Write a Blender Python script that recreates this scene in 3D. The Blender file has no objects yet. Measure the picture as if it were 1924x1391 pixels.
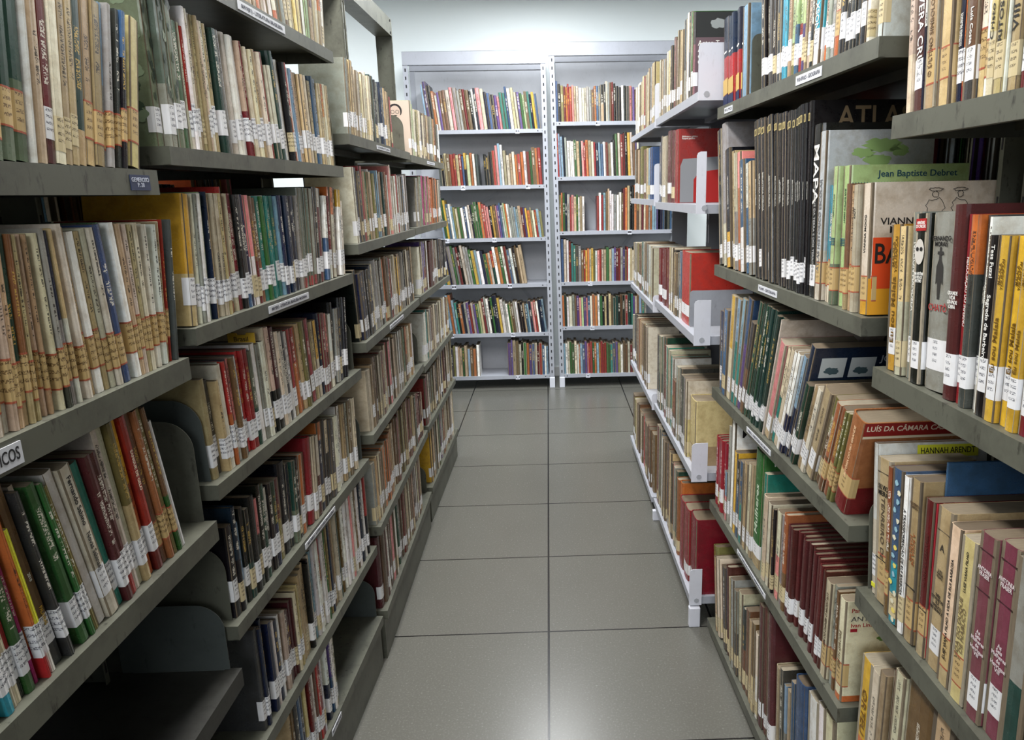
import bpy, math, random
from mathutils import Matrix, Vector, Euler
random.seed(7)
sc = bpy.context.scene
COL = sc.collection
# ------------------------------------------------------------------ camera
F_PX, PITCH, ROLL, YAW, CX, CY = 1363.34, 0.23209, 0.0187, 0.02581, 1071.04, 686.71
IW, IH, CAM_H = 1924.0, 1391.0, 1.5
_cp, _sp = math.cos(PITCH), math.sin(PITCH)
FW = Vector((math.sin(YAW)*_cp, math.cos(YAW)*_cp, -_sp))
_r = Vector((math.cos(YAW), -math.sin(YAW), 0)); _d = FW.cross(_r)
RT = math.cos(ROLL)*_r + math.sin(ROLL)*_d
DN = -math.sin(ROLL)*_r + math.cos(ROLL)*_d
CAMP = Vector((0, 0, CAM_H))
cam = bpy.data.cameras.new('camera'); camo = bpy.data.objects.new('camera', cam); COL.objects.link(camo)
cam.sensor_fit = 'HORIZONTAL'; cam.sensor_width = 36; cam.lens = 36*F_PX/IW
cam.shift_x = (IW/2-CX)/IW; cam.shift_y = (CY-IH/2)/IW
cam.clip_start = 0.02
m = Matrix((RT, -DN, -FW)).transposed().to_4x4(); m.translation = CAMP
camo.matrix_world = m
sc.camera = camo
# ------------------------------------------------------------------ light and exposure
sc.view_settings.view_transform = 'Standard'; sc.view_settings.look = 'None'
sc.view_settings.gamma = 1.0; sc.view_settings.use_curve_mapping = False
sc.view_settings.exposure = 0.62
w = bpy.data.worlds.new('sky_light'); sc.world = w; w.use_nodes = True
w.node_tree.nodes['Background'].inputs[0].default_value = (0.80, 0.90, 1.0, 1)
w.node_tree.nodes['Background'].inputs[1].default_value = 0.18
def area(name, loc, rot, sx, sy, power, col):
    l = bpy.data.lights.new(name, 'AREA'); l.shape = 'RECTANGLE'; l.size = sx; l.size_y = sy
    l.energy = power; l.color = col
    o = bpy.data.objects.new(name, l); COL.objects.link(o); o.location = loc; o.rotation_euler = rot
    return o
R = math.radians
area('unseen_ceiling_light', (-0.46, 1.7, 2.93), (0, 0, 0), 0.30, 2.2, 58, (1, 0.98, 0.95))
area('unseen_ceiling_light', (-0.05, 4.35, 2.93), (0, 0, 0), 0.35, 1.8, 52, (0.95, 0.98, 1.0))
area('unseen_ceiling_light', (-2.0, 4.4, 2.93), (0, 0, 0), 0.3, 1.6, 28, (0.95, 0.98, 1.0))  # unseen lamp added on the left to brighten the back wall
area('unseen_ceiling_light', (2.0, 4.4, 2.93), (0, 0, 0), 0.3, 1.6, 30, (0.95, 0.98, 1.0))  # its unseen partner on the right, also added for the back wall
area('daylight_window', (-0.45, -2.4, 2.25), (R(72), 0, R(-4)), 1.8, 1.0, 46, (0.93, 0.97, 1.0))  # soft fill added behind the camera to light the spines; no window modelled

def proj(P):
    d = P-CAMP; z = d.dot(FW)
    return (CX+F_PX*d.dot(RT)/z, CY+F_PX*d.dot(DN)/z)
def ray(x, y):
    return FW + RT*((x-CX)/F_PX) + DN*((y-CY)/F_PX)
# ------------------------------------------------------------------ materials
def lin(c):
    r = []
    for v in c:
        v = v/255.0
        r.append(v/12.92 if v <= 0.04045 else ((v+0.055)/1.055)**2.4)
    return tuple(r)+(1.0,)
class NT:
    def __init__(s, name):
        s.m = bpy.data.materials.new(name); s.m.use_nodes = True; s.t = s.m.node_tree
        s.b = s.t.nodes['Principled BSDF']
    def n(s, kind, **kw):
        nd = s.t.nodes.new(kind)
        for k, v in kw.items():
            if k.startswith('i_'):
                key = k[2:]; key = int(key) if key.isdigit() else key.replace('_', ' ')
                if isinstance(v, bpy.types.NodeSocket): s.t.links.new(v, nd.inputs[key])
                else: nd.inputs[key].default_value = v
            else: setattr(nd, k, v)
        return nd
    def math(s, op, a, b=0.0, c=None):
        nd = s.t.nodes.new('ShaderNodeMath'); nd.operation = op
        for i, v in enumerate((a, b) if c is None else (a, b, c)):
            if isinstance(v, bpy.types.NodeSocket): s.t.links.new(v, nd.inputs[i])
            else: nd.inputs[i].default_value = v
        return nd.outputs[0]
    def mix(s, f, a, b, mode='MIX'):
        nd = s.t.nodes.new('ShaderNodeMix'); nd.data_type = 'RGBA'; nd.blend_type = mode
        for i, v in ((0, f), (6, a), (7, b)):
            if isinstance(v, bpy.types.NodeSocket): s.t.links.new(v, nd.inputs[i])
            else: nd.inputs[i].default_value = v
        return nd.outputs[2]
    def set(s, **kw):
        for k, v in kw.items():
            k = k.replace('_', ' ')
            if isinstance(v, bpy.types.NodeSocket): s.t.links.new(v, s.b.inputs[k])
            else: s.b.inputs[k].default_value = v
def noise(T, vec, scale, detail=3, rough=0.5):
    return T.n('ShaderNodeTexNoise', i_Vector=vec, i_Scale=scale, i_Detail=float(detail), i_Roughness=rough).outputs[0]
def ramp(T, v, a, b):
    return T.n('ShaderNodeMapRange', i_0=v, i_1=a, i_2=b, i_3=0.0, i_4=1.0).outputs[0]

def mat_cover():
    T = NT('book_cover')
    c = T.n('ShaderNodeAttribute', attribute_name='Col').outputs[0]
    ink = T.n('ShaderNodeAttribute', attribute_name='Ink').outputs[0]
    par = T.n('ShaderNodeAttribute', attribute_name='Par')
    sep = T.n('ShaderNodeSeparateColor', i_0=par.outputs[0])
    uv = T.n('ShaderNodeUVMap', uv_map='UVMap').outputs[0]
    su = T.n('ShaderNodeSeparateXYZ', i_0=uv); u, v = su.outputs[0], su.outputs[1]
    # printed title strip: v between par.r and par.g, |u| under par.b, letter strokes by stretched noise
    inb = T.math('MULTIPLY', T.math('GREATER_THAN', v, sep.outputs[0]), T.math('LESS_THAN', v, sep.outputs[1]))
    ins = T.math('LESS_THAN', T.math('ABSOLUTE', u), sep.outputs[2])
    vec = T.n('ShaderNodeCombineXYZ', i_0=T.math('MULTIPLY', u, 0.55), i_1=v, i_2=T.math('MULTIPLY', par.outputs[3], 7.0)).outputs[0]
    st = T.math('GREATER_THAN', noise(T, vec, 520.0, 1), 0.50)
    wd = T.math('GREATER_THAN', noise(T, T.n('ShaderNodeCombineXYZ', i_1=v, i_2=par.outputs[3]).outputs[0], 70.0, 0), 0.40)
    txt = T.math('MULTIPLY', T.math('MULTIPLY', inb, ins), T.math('MULTIPLY', st, wd))
    geo = T.n('ShaderNodeNewGeometry').outputs['Position']
    wear = noise(T, geo, 42.0, 6, 0.65)
    fine = noise(T, geo, 330.0, 3, 0.6)
    base = T.mix(T.math('MULTIPLY', ramp(T, wear, 0.42, 0.72), 0.6), c, T.mix(1.0, c, (0.50, 0.41, 0.30, 1), 'MULTIPLY'))
    base = T.mix(T.math('MULTIPLY', ramp(T, fine, 0.58, 0.78), 0.5), base, T.mix(1.0, base, (1.5, 1.45, 1.35, 1), 'MULTIPLY'))
    base = T.mix(T.math('MULTIPLY', txt, 0.85), base, ink)
    bump = T.n('ShaderNodeBump', i_Strength=0.12, i_Distance=0.002, i_Height=wear).outputs[0]
    T.set(Base_Color=base, Roughness=T.math('MULTIPLY_ADD', wear, 0.50, 0.06), Normal=bump)
    T.b.inputs['Specular IOR Level'].default_value = 0.5
    return T.m
def mat_pages():
    T = NT('book_pages')
    c = T.n('ShaderNodeAttribute', attribute_name='Col').outputs[0]
    tc = T.n('ShaderNodeTexCoord').outputs['Object']
    uv = T.n('ShaderNodeUVMap', uv_map='UVMap').outputs[0]
    mp = T.n('ShaderNodeVectorMath', operation='MULTIPLY', i_0=uv, i_1=(1.0, 0.04, 1.0)).outputs[0]
    l = noise(T, mp, 900.0, 3, 0.7)
    geo = T.n('ShaderNodeNewGeometry').outputs['Position']
    g = noise(T, geo, 25.0, 4)
    base = T.mix(T.math('MULTIPLY', ramp(T, l, 0.40, 0.68), 0.55), c, T.mix(0.75, c, (0.05, 0.04, 0.03, 1)))
    base = T.mix(T.math('MULTIPLY', ramp(T, g, 0.45, 0.7), 0.4), base, T.mix(0.6, c, (0.10, 0.07, 0.045, 1)))
    T.set(Base_Color=base, Roughness=0.9)
    return T.m
def mat_label(name, paper, ink, edge=None, rough=0.35):
    T = NT(name)
    uv = T.n('ShaderNodeUVMap', uv_map='UVMap').outputs[0]
    su = T.n('ShaderNodeSeparateXYZ', i_0=uv); u, v = su.outputs[0], su.outputs[1]   # metres across, 0..1 up
    rows = T.math('FRACT', T.math('MULTIPLY', v, 5.0))
    row = T.math('MULTIPLY', T.math('GREATER_THAN', rows, 0.30), T.math('LESS_THAN', rows, 0.78))
    mid = T.math('MULTIPLY', T.math('GREATER_THAN', v, 0.2), T.math('LESS_THAN', v, 0.96))
    geo = T.n('ShaderNodeNewGeometry').outputs['Position']
    st = T.math('GREATER_THAN', noise(T, geo, 620.0, 1), 0.49)
    ok = T.math('LESS_THAN', T.math('ABSOLUTE', u), 0.006)
    k = T.math('MULTIPLY', T.math('MULTIPLY', row, mid), T.math('MULTIPLY', st, ok))
    p = T.mix(T.math('MULTIPLY', ramp(T, noise(T, geo, 60, 3), 0.5, 0.8), 0.25), lin(paper), T.mix(0.5, lin(paper), lin((150, 125, 90))))
    b = T.mix(T.math('MULTIPLY', k, 0.85), p, lin(ink))
    if edge:
        e = T.math('MAXIMUM', T.math('GREATER_THAN', v, 0.95), T.math('LESS_THAN', v, 0.05))
        b = T.mix(T.math('MULTIPLY', e, 0.85), b, lin(edge))
    T.set(Base_Color=b, Roughness=rough)
    return T.m
def mat_steel(name, c, dirt, amt, rough=0.45, scratch=0.0):
    T = NT(name)
    geo = T.n('ShaderNodeNewGeometry').outputs['Position']
    n1 = noise(T, geo, 9.0, 6, 0.7)
    n2 = noise(T, T.n('ShaderNodeVectorMath', operation='MULTIPLY', i_0=geo, i_1=(1.0, 1.0, 0.35)).outputs[0], 70.0, 4, 0.65)
    b = T.mix(T.math('MULTIPLY', ramp(T, n1, 0.45, 0.75), amt), lin(c), lin(dirt))
    b = T.mix(T.math('MULTIPLY', ramp(T, n2, 0.60, 0.72), amt*1.3), b, lin(dirt))
    if scratch:
        n3 = noise(T, T.n('ShaderNodeVectorMath', operation='MULTIPLY', i_0=geo, i_1=(0.4, 1.0, 1.0)).outputs[0], 55.0, 8, 0.8)
        b = T.mix(T.math('MULTIPLY', ramp(T, n3, 0.52, 0.62), scratch), b, lin((30, 28, 25)))
    T.set(Base_Color=b, Roughness=rough)
    T.b.inputs['Specular IOR Level'].default_value = 0.4
    return T.m
def mat_flat(name, c, rough=0.6, spec=0.5):
    T = NT(name); geo = T.n('ShaderNodeNewGeometry').outputs['Position']
    n = noise(T, geo, 14.0, 4)
    T.set(Base_Color=T.mix(T.math('MULTIPLY', n, 0.15), lin(c), T.mix(0.5, lin(c), (0.1, 0.09, 0.08, 1))), Roughness=rough)
    T.b.inputs['Specular IOR Level'].default_value = spec
    return T.m
def mat_floor():
    T = NT('floor_tiles')
    geo = T.n('ShaderNodeNewGeometry').outputs['Position']
    s = T.n('ShaderNodeSeparateXYZ', i_0=geo)
    fx = T.math('FRACT', T.math('DIVIDE', T.math('ADD', s.outputs[0], 0.0338+5.858*2), 0.5858))
    fy = T.math('FRACT', T.math('DIVIDE', T.math('ADD', s.outputs[1], -2.2741+5.4364*2), 0.54364))
    jx = T.math('LESS_THAN', T.math('MINIMUM', fx, T.math('SUBTRACT', 1.0, fx)), 0.0064)
    jy = T.math('LESS_THAN', T.math('MINIMUM', fy, T.math('SUBTRACT', 1.0, fy)), 0.0056)
    j = T.math('MAXIMUM', jx, jy)
    n1 = noise(T, geo, 3.0, 5, 0.6); n2 = noise(T, geo, 160.0, 3, 0.6); n3 = noise(T, geo, 18, 5, 0.7)
    b = T.mix(T.math('MULTIPLY', n1, 0.5), lin((100, 99, 93)), lin((87, 86, 80)))
    b = T.mix(T.math('MULTIPLY', ramp(T, n2, 0.5, 0.75), 0.18), b, lin((158, 158, 150)))
    b = T.mix(T.math('MULTIPLY', ramp(T, n3, 0.68, 0.75), 0.08), b, lin((85, 83, 76)))
    b = T.mix(j, b, lin((26, 25, 24)))
    T.set(Base_Color=b, Roughness=T.math('MULTIPLY_ADD', n2, 0.08, 0.22))
    T.b.inputs['Specular IOR Level'].default_value = 0.38
    return T.m
def mat_wall():
    T = NT('painted_wall')
    geo = T.n('ShaderNodeNewGeometry').outputs['Position']
    n = noise(T, geo, 1.6, 4); n2 = noise(T, geo, 90, 3)
    b = T.mix(n, lin((240, 246, 246)), lin((232, 240, 242)))
    T.set(Base_Color=b, Roughness=0.8, Normal=T.n('ShaderNodeBump', i_Strength=0.08, i_Distance=0.003, i_Height=n2).outputs[0])
    return T.m
M = dict(cover=mat_cover(), pages=mat_pages(),
    lw=mat_label('white_call_label', (232, 232, 234), (70, 72, 85)),
    lt=mat_label('tan_taped_label', (196, 168, 116), (92, 66, 38), (168, 62, 48)),
    lg=mat_label('yellowed_label', (206, 190, 150), (88, 74, 54)),
    dark=mat_steel('grey_green_steel', (92, 93, 82), (42, 40, 35), 0.65),
    darkend=mat_steel('dark_bookend_steel', (76, 82, 80), (46, 48, 46), 0.4, 0.5),
    worn=mat_steel('worn_shelf_steel', (44, 44, 40), (20, 18, 16), 0.7, 0.5, 0.8),
    panel=mat_steel('back_panel_steel', (182, 185, 192), (150, 152, 158), 0.25, 0.5),
    light=mat_steel('light_grey_steel', (166, 169, 178), (140, 140, 145), 0.30, 0.4),
    mid=mat_steel('mid_grey_steel', (150, 153, 160), (110, 110, 114), 0.35, 0.45),
    white=mat_steel('white_enamel_steel', (214, 216, 226), (180, 180, 186), 0.25, 0.35),
    hole=mat_flat('slot_shadow_metal', (30, 30, 34), 0.9), bolt=mat_flat('bolt_zinc', (165, 168, 175), 0.35),
    wall=mat_wall(), floor=mat_floor(), ceil=mat_flat('ceiling_paint', (225, 226, 224), 0.9),
    strip=mat_flat('label_card', (214, 216, 222), 0.4), navy=mat_flat('plaque_blue', (38, 52, 86), 0.4))
_flat = {}
def inkm(c):
    k = tuple(c)
    if k not in _flat: _flat[k] = mat_flat('ink_%d_%d_%d' % k, c, 0.5, 0.3)
    return _flat[k]
# ------------------------------------------------------------------ mesh helpers
def mesh_obj(name, verts, faces, mats, parent=None, midx=None, cols=None, inks=None, pars=None, uvs=None, smooth=False):
    me = bpy.data.meshes.new(name); me.from_pydata(verts, [], faces)
    for x in (mats if isinstance(mats, (list, tuple)) else [mats]): me.materials.append(x)
    if midx: me.polygons.foreach_set('material_index', midx)
    nl = len(me.loops)
    for nm, dat in (('Col', cols), ('Ink', inks), ('Par', pars)):
        if dat is None: continue
        a = me.attributes.new(nm, 'FLOAT_COLOR', 'CORNER'); buf = []
        for f, c in zip(faces, dat): buf.extend(list(c)*len(f))
        a.data.foreach_set('color', buf)
    if uvs is not None:
        l = me.uv_layers.new(name='UVMap'); buf = []
        for f in uvs:
            for p in f: buf.extend(p)
        l.data.foreach_set('uv', buf)
    me.update()
    o = bpy.data.objects.new(name, me); COL.objects.link(o)
    if parent: o.parent = parent
    return o
def boxv(V, Fc, a, b):
    n = len(V); (x0, y0, z0), (x1, y1, z1) = a, b
    V += [(x0,y0,z0),(x1,y0,z0),(x1,y1,z0),(x0,y1,z0),(x0,y0,z1),(x1,y0,z1),(x1,y1,z1),(x0,y1,z1)]
    Fc += [tuple(n+i for i in f) for f in ((0,3,2,1),(4,5,6,7),(0,1,5,4),(1,2,6,5),(2,3,7,6),(3,0,4,7))]
def boxes(name, lst, mat, parent=None, bevel=0.0):
    V, Fc = [], []
    for a, b in lst: boxv(V, Fc, a, b)
    o = mesh_obj(name, V, Fc, mat, parent)
    if bevel:
        md = o.modifiers.new('bevel', 'BEVEL'); md.width = bevel; md.segments = 2; md.limit_method = 'ANGLE'
    return o
def prism(name, pts, axis, t, mat, parent=None):
    """pts (a,b) polygon, extruded by t along axis 'x' 'y' or 'z' (centred)."""
    V = []
    for s in (-t/2, t/2):
        for a, b in pts: V.append({'x': (s, a, b), 'y': (a, s, b), 'z': (a, b, s)}[axis])
    n = len(pts)
    Fc = [tuple(range(n))[::-1], tuple(range(n, 2*n))] + [(i, (i+1) % n, n+(i+1) % n, n+i) for i in range(n)]
    o = mesh_obj(name, V, Fc, mat, parent)
    return o
def empty(name, loc, rot=(0, 0, 0), label=None, cat=None, group=None):
    o = bpy.data.objects.new(name, None); COL.objects.link(o); o.location = loc; o.rotation_euler = rot
    o.empty_display_size = 0.05
    if label: o['label'] = label
    if cat: o['category'] = cat
    if group: o['group'] = group
    return o
def text(name, body, mat, parent, mtx, size, xs=1.0, align='CENTER', thick=0.00012, maxw=None, maxh=None, exact=None):
    c = bpy.data.curves.new(name, 'FONT'); c.body = body; c.size = size; c.extrude = thick
    c.align_x = align; c.align_y = 'CENTER'; c.space_line = 0.85; c.offset = size*0.012; c.resolution_u = 3
    tmp = bpy.data.objects.new('tmp', c); me = bpy.data.meshes.new_from_object(tmp)
    bpy.data.objects.remove(tmp); bpy.data.curves.remove(c)
    me.name = name; me.materials.clear(); me.materials.append(mat)
    xsn = [v.co.x for v in me.vertices] or [0]; ysn = [v.co.y for v in me.vertices] or [0]
    wd = (max(xsn)-min(xsn))*xs; ht = max(ysn)-min(ysn); sx, sy = xs, 1.0
    if exact and wd > 0: sx *= exact/wd
    elif maxw and wd > maxw: sx *= maxw/wd
    if maxh and ht > maxh: sy = maxh/ht
    o = bpy.data.objects.new(name, me); COL.objects.link(o)
    if parent: o.parent = parent
    o.matrix_local = mtx @ Matrix.Diagonal((sx, sy, 1, 1))
    return o
def frame_m(X, Y, org):
    X = Vector(X); Y = Vector(Y); Z = X.cross(Y)
    m = Matrix((X, Y, Z)).transposed().to_4x4(); m.translation = org
    return m
def structure(o):
    o['kind'] = 'structure'; return o
# ------------------------------------------------------------------ room shell
structure(boxes('floor', [((-4.2, -3.2, -0.1), (4.2, 6.1, 0))], M['floor']))
structure(boxes('ceiling', [((-4.2, -3.2, 3.05), (4.2, 6.1, 3.15))], M['ceil']))
structure(boxes('wall_back', [((-4.2, 5.98, 0), (4.2, 6.1, 3.05))], M['wall']))
structure(boxes('wall_left', [((-4.2, -3.2, 0), (-4.1, 5.98, 3.05))], M['wall']))
structure(boxes('wall_right', [((4.1, -3.2, 0), (4.2, 5.98, 3.05))], M['wall']))
structure(boxes('baseboard_back', [((-4.1, 5.965, 0), (4.1, 5.98, 0.08))], M['ceil'], None, 0.003))
# ------------------------------------------------------------------ shelving geometry
UN = {  # x, y, yaw, lean, width of the front face line; shelf heights (top of each lip)
'L1': (-1, -0.6013, 0.3228, 0.0003, -0.0543, 0.9400, [1.5469, 1.2478, 0.9473, 0.6369]),
'L2': (-1, -0.6007, 1.2330, 0.0375, -0.0074, 0.8950, [1.8834, 1.5858, 1.2892, 1.0050, 0.7209, 0.4282, 0.1775]),
'L3': (-1, -0.5601, 2.1500, -0.0080, 0.0160, 0.9900, [1.6790, 1.3667, 1.0714, 0.7798, 0.4721, 0.1751]),
'L4': (-1, -0.5715, 3.1887, 0.0141, 0.0045, 0.8982, [1.6725, 1.3684, 1.0705, 0.7549, 0.4730, 0.1728]),
'R1': (1, 0.5717, 0.2659, -0.0119, 0.0043, 0.9480, [1.6128, 1.1971, 0.7722, 0.36]),
'R2': (1, 0.5508, 1.2130, -0.0326, 0.0272, 1.0240, [1.7424, 1.2766, 0.8832, 0.4955, 0.060]),
'R3': (1, 0.4660, 2.2817, -0.0072, 0.0176, 0.8621, [1.7964, 1.4592, 1.0403, 0.5699, 0.1097]),
'R4': (1, 0.4619, 3.2226, 0.0006, -0.0145, 0.9244, [1.7921, 1.4689, 1.0037, 0.5468, 0.0781]),
'B1': (0, -1.0062, 5.5918, -0.0002, -0.0050, 1.0258, [1.9705, 1.5726, 1.1843, 0.8328, 0.4488, 0.1055]),
'B2': (0, 0.0623, 5.5918, -0.0001, -0.0110, 0.9586, [2.0163, 1.6252, 1.2234, 0.8376, 0.4889, 0.1058]),
}
def uframe(n):
    side, X, Y, yaw, lean, W, hs = UN[n]
    if side: d = Vector((math.sin(yaw), math.cos(yaw), 0)); inw = Vector((side*d.y, -side*d.x, 0))
    else: d = Vector((math.cos(yaw), math.sin(yaw), 0)); inw = Vector((-d.y, d.x, 0))
    return side, Vector((X, Y, 0)), d, inw, lean, W, hs
def upt(n, sh, t, back=0.0):
    side, O, d, inw, lean, W, hs = uframe(n); h = hs[sh]
    return O + d*(W*t + lean*h) + inw*back + Vector((0, 0, h))
def solve_t(n, sh, px, back):
    lo, hi = -0.9, 1.4
    side = UN[n][0]
    f = lambda t: proj(upt(n, sh, t, back))[0]
    while (upt(n, sh, lo, back)-CAMP).dot(FW) < 0.1: lo += 0.02
    a = f(lo) < f(hi)
    for _ in range(34):
        mid = (lo+hi)/2
        if (f(mid) < px) == a: lo = mid
        else: hi = mid
    return (lo+hi)/2
LIP = {'L1': 0.037, 'R1': 0.036, 'R2': 0.033, 'L2': 0.029, 'L3': 0.03, 'L4': 0.03, 'R3': 0.028, 'R4': 0.026, 'B1': 0.028, 'B2': 0.028}
ULAB = {
'L1': 'grey green steel shelving bay with blue lip plaque and an empty scuffed lower shelf',
'L2': 'tall dark steel shelving bay holding yellow Brasil divider and teal and blue paperbacks',
'L3': 'dark steel shelving bay with tall open top frame against pale wall',
'L4': 'dark steel shelving bay ending its aisle row beside the back wall unit',
'R1': 'grey green steel shelving bay carrying the VERA CRUZ book and yellow memoirs',
'R2': 'grey green steel shelving bay holding the black spined series and ATL atlas',
'R3': 'light grey steel shelving bay with white end plates beside black series bay',
'R4': 'light grey steel shelving bay between white plated bay and back wall',
'B1': 'pale grey wall shelving unit, lower topped of the two, with an empty cubby',
'B2': 'pale grey wall shelving unit, taller topped of the two against the wall'}
UOBJ = {}
def unit(n):
    side, O, d, inw, lean, W, hs = uframe(n)
    dk = side and n[1] in '12' or n in ('L3', 'L4')
    mt = M['dark'] if dk else M['light']
    depth = 0.62 if side else 0.27
    lip = LIP[n]
    rot = math.atan2(inw.y, inw.x)
    sgn = 1 if side == 1 else -1
    root = empty('shelving_unit', O, (0, 0, rot), ULAB[n], 'bookshelf', 'steel library shelving bays')
    UOBJ[n] = root
    # local: +x into the shelf, y = sgn*d
    def yy(a, h): return sgn*(a + lean*h)
    for i, h in enumerate(hs):
        y0, y1 = sorted((yy(0.003, h), yy(W-0.003, h)))
        lst = [((0, y0, h-0.002), (depth, y1, h)), ((0, y0, h-lip), (0.0018, y1, h-0.002)),
               ((depth-0.0018, y0, h-lip), (depth, y1, h-0.002)), ((0.0018, y0, h-lip), (0.012, y1, h-lip+0.0018)),
               ((0.0018, y0, h-lip), (depth-0.0018, y0+0.0018, h-0.002)), ((0.0018, y1-0.0018, h-lip), (depth-0.0018, y1, h-0.002)),
               ((depth*0.33, y0+0.002, h-lip*0.7), (depth*0.33+0.03, y1-0.002, h-0.002))]
        o = boxes('shelf', lst, (M['worn'] if (n == 'L1' and i == 3) else mt), root)
        if n[0] == 'B':
            for yb in (yy(0.03, h), yy(0.06, h), yy(W-0.03, h), yy(W-0.07, h)):
                boxes('slot', [((-0.0006, yb-(0.009 if yb in (yy(0.03, h), yy(W-0.03, h)) else 0.004), h-0.018), (0.0002, yb+(0.009 if yb in (yy(0.03, h), yy(W-0.03, h)) else 0.004), h-0.010))], M['hole'], o)
    if dk:   # plinth under the bottom shelf
        h = hs[-1] if n[1] != '1' else 0.12; y0, y1 = sorted((yy(0.004, 0), yy(W-(0.035 if n == 'L1' else 0.004), 0)))
        boxes('plinth', [((0.012, y0, 0), (0.016, y1, h-lip)), ((depth-0.016, y0, 0), (depth-0.012, y1, h-lip)),
                         ((0.016, y0, 0), (depth-0.016, y0+0.004, h-lip)), ((0.016, y1-0.004, 0), (depth-0.016, y1, h-lip))], mt, root)
    if side:
        top = 2.395 if side == -1 else (2.2 if dk else 1.86)
        xo = (0.23, 0.23)
        for k, a in enumerate((0.0075, W-(0.035 if n == 'L1' else 0.0075))):
            for x0 in (xo[k],):
                V, Fc = [], []
                for (ax, bx, ay, by) in ((x0, x0+0.085, -0.0055, -0.0040), (x0, x0+0.002, -0.0040, 0.0055), (x0+0.083, x0+0.085, -0.0040, 0.0055)):
                    nn = len(V); boxv(V, Fc, (ax, ay, 0), (bx, by, top))
                    for q in range(nn, nn+8): V[q] = (V[q][0], V[q][1] + yy(a, V[q][2]), V[q][2])
                mi = [0]*len(Fc)
                for q in range(int(top/0.1)):
                    z = 0.06+q*0.1; boxv(V, Fc, (x0-0.0006, yy(a, z)-0.002, z), (x0+0.0002, yy(a, z)+0.002, z+0.022)); mi += [1]*6
                mesh_obj('upright', V, Fc, [mt, M['hole']], root, mi)
        offs = xo
        if dk:
            a0, a1 = yy(0.014, top), yy(W-0.014, top)
            V, Fc = [], []
            for s, (a, xo_) in enumerate(((a0, offs[0]), (a1, offs[1]))):
                V += [(xo_, a, top-0.082), (xo_+0.085, a, top-0.082), (xo_+0.085, a, top), (xo_, a, top)]
            Fc = [(0, 3, 2, 1), (4, 5, 6, 7), (0, 1, 5, 4), (1, 2, 6, 5), (2, 3, 7, 6), (3, 0, 4, 7)]
            bm_ = mesh_obj('top_beam', V, Fc, mt, root)
            for zz in (0.012, 0.07):
                mesh_bolt(bm_, (offs[1]-0.002, a1-sgn*0.03, top-zz), 'x', 0.006, M['hole'])
        else:
            y0, y1 = sorted((yy(0.04, top), yy(W-0.04, top)))
            boxes('top_beam', [((0.235, y0, top-0.05), (0.31, y1, top))], mt, root)
    else:
        top = 2.5097 if n == 'B1' else 2.5603
        for a in (0.0, W-0.036):
            ln = sgn*lean
            V, Fc = [], []
            for (ax, bx, ay, by) in ((-0.002, 0.0, 0, 0.036), (0.0, 0.036, 0 if a == 0 else 0.034, 0.002 if a == 0 else 0.036)):
                nn = len(V); boxv(V, Fc, (ax, ay, 0.012), (bx, by, top))
                for q in range(nn, nn+8):
                    x_, y_, z_ = V[q]; V[q] = (x_, sgn*(a + y_ + lean*z_), z_)
            mi = [0]*len(Fc)
            for q in range(44):
                z = 0.12+q*0.055; yc = sgn*(a+0.018+lean*z)
                if z < top-0.12: boxv(V, Fc, (-0.0032, yc-0.004, z), (-0.0018, yc+0.004, z+0.022)); mi += [1]*6
            up = mesh_obj('upright', V, Fc, [M['light'], M['hole']], root, mi)
            yc = sgn*(a+0.018+lean*top)
            mesh_bolt(up, (-0.003, yc, top-0.02), 'x', 0.006, M['bolt']); mesh_bolt(up, (-0.003, yc, top-0.075), 'x', 0.006, M['bolt'])
            yc = sgn*(a+0.018)
            boxes('foot', [((-0.012, yc-0.021, 0), (0.03, yc+0.021, 0.085))], M['white'], up, 0.004)
            # rear angle post
            V, Fc = [], []; boxv(V, Fc, (0.268, 0, 0), (0.27, 0.036, top)); 
            V = [(x_, sgn*(a+y_+lean*z_), z_) for x_, y_, z_ in V]
            mesh_obj('upright', V, Fc, M['light'], root)
        y0, y1 = sorted((yy(0.0, top), yy(W, top)))
        boxes('top_beam', [((-0.004, y0, top-0.092), (-0.002, y1, top)), ((-0.004, y0, top-0.003), (0.03, y1, top)), ((-0.004, y0, top-0.092), (0.03, y1, top-0.089)),
                           ((0.262, y0, top-0.09), (0.266, y1, top))], M['light'], root)
        y0, y1 = sorted((yy(0.03, 1), yy(W-0.03, 1)))
        boxes('back_panel', [((0.271, y0, 0.06), (0.274, y1, top-0.02))], M['panel'], root)
    return root
def mesh_bolt(parent, loc, axis, r, mat, name='bolt'):
    V, Fc = [], []; n = 8
    for s in (-0.0015, 0.0022):
        for k in range(n):
            a = 2*math.pi*k/n; V.append((s, r*math.cos(a), r*math.sin(a)))
    Fc = [tuple(range(n))[::-1], tuple(range(n, 2*n))]+[(i, (i+1) % n, n+(i+1) % n, n+i) for i in range(n)]
    if axis == 'y': V = [(y, x, z) for x, y, z in V]
    V = [(x+loc[0], y+loc[1], z+loc[2]) for x, y, z in V]
    return mesh_obj(name, V, Fc, mat, parent)
for n in UN: unit(n)
def local_of(n, P):
    side, O, d, inw, lean, W, hs = uframe(n); sgn = 1 if side == 1 else -1
    v = P-O; return Vector((v.dot(inw), v.dot(d)*sgn, P.z))
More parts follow.
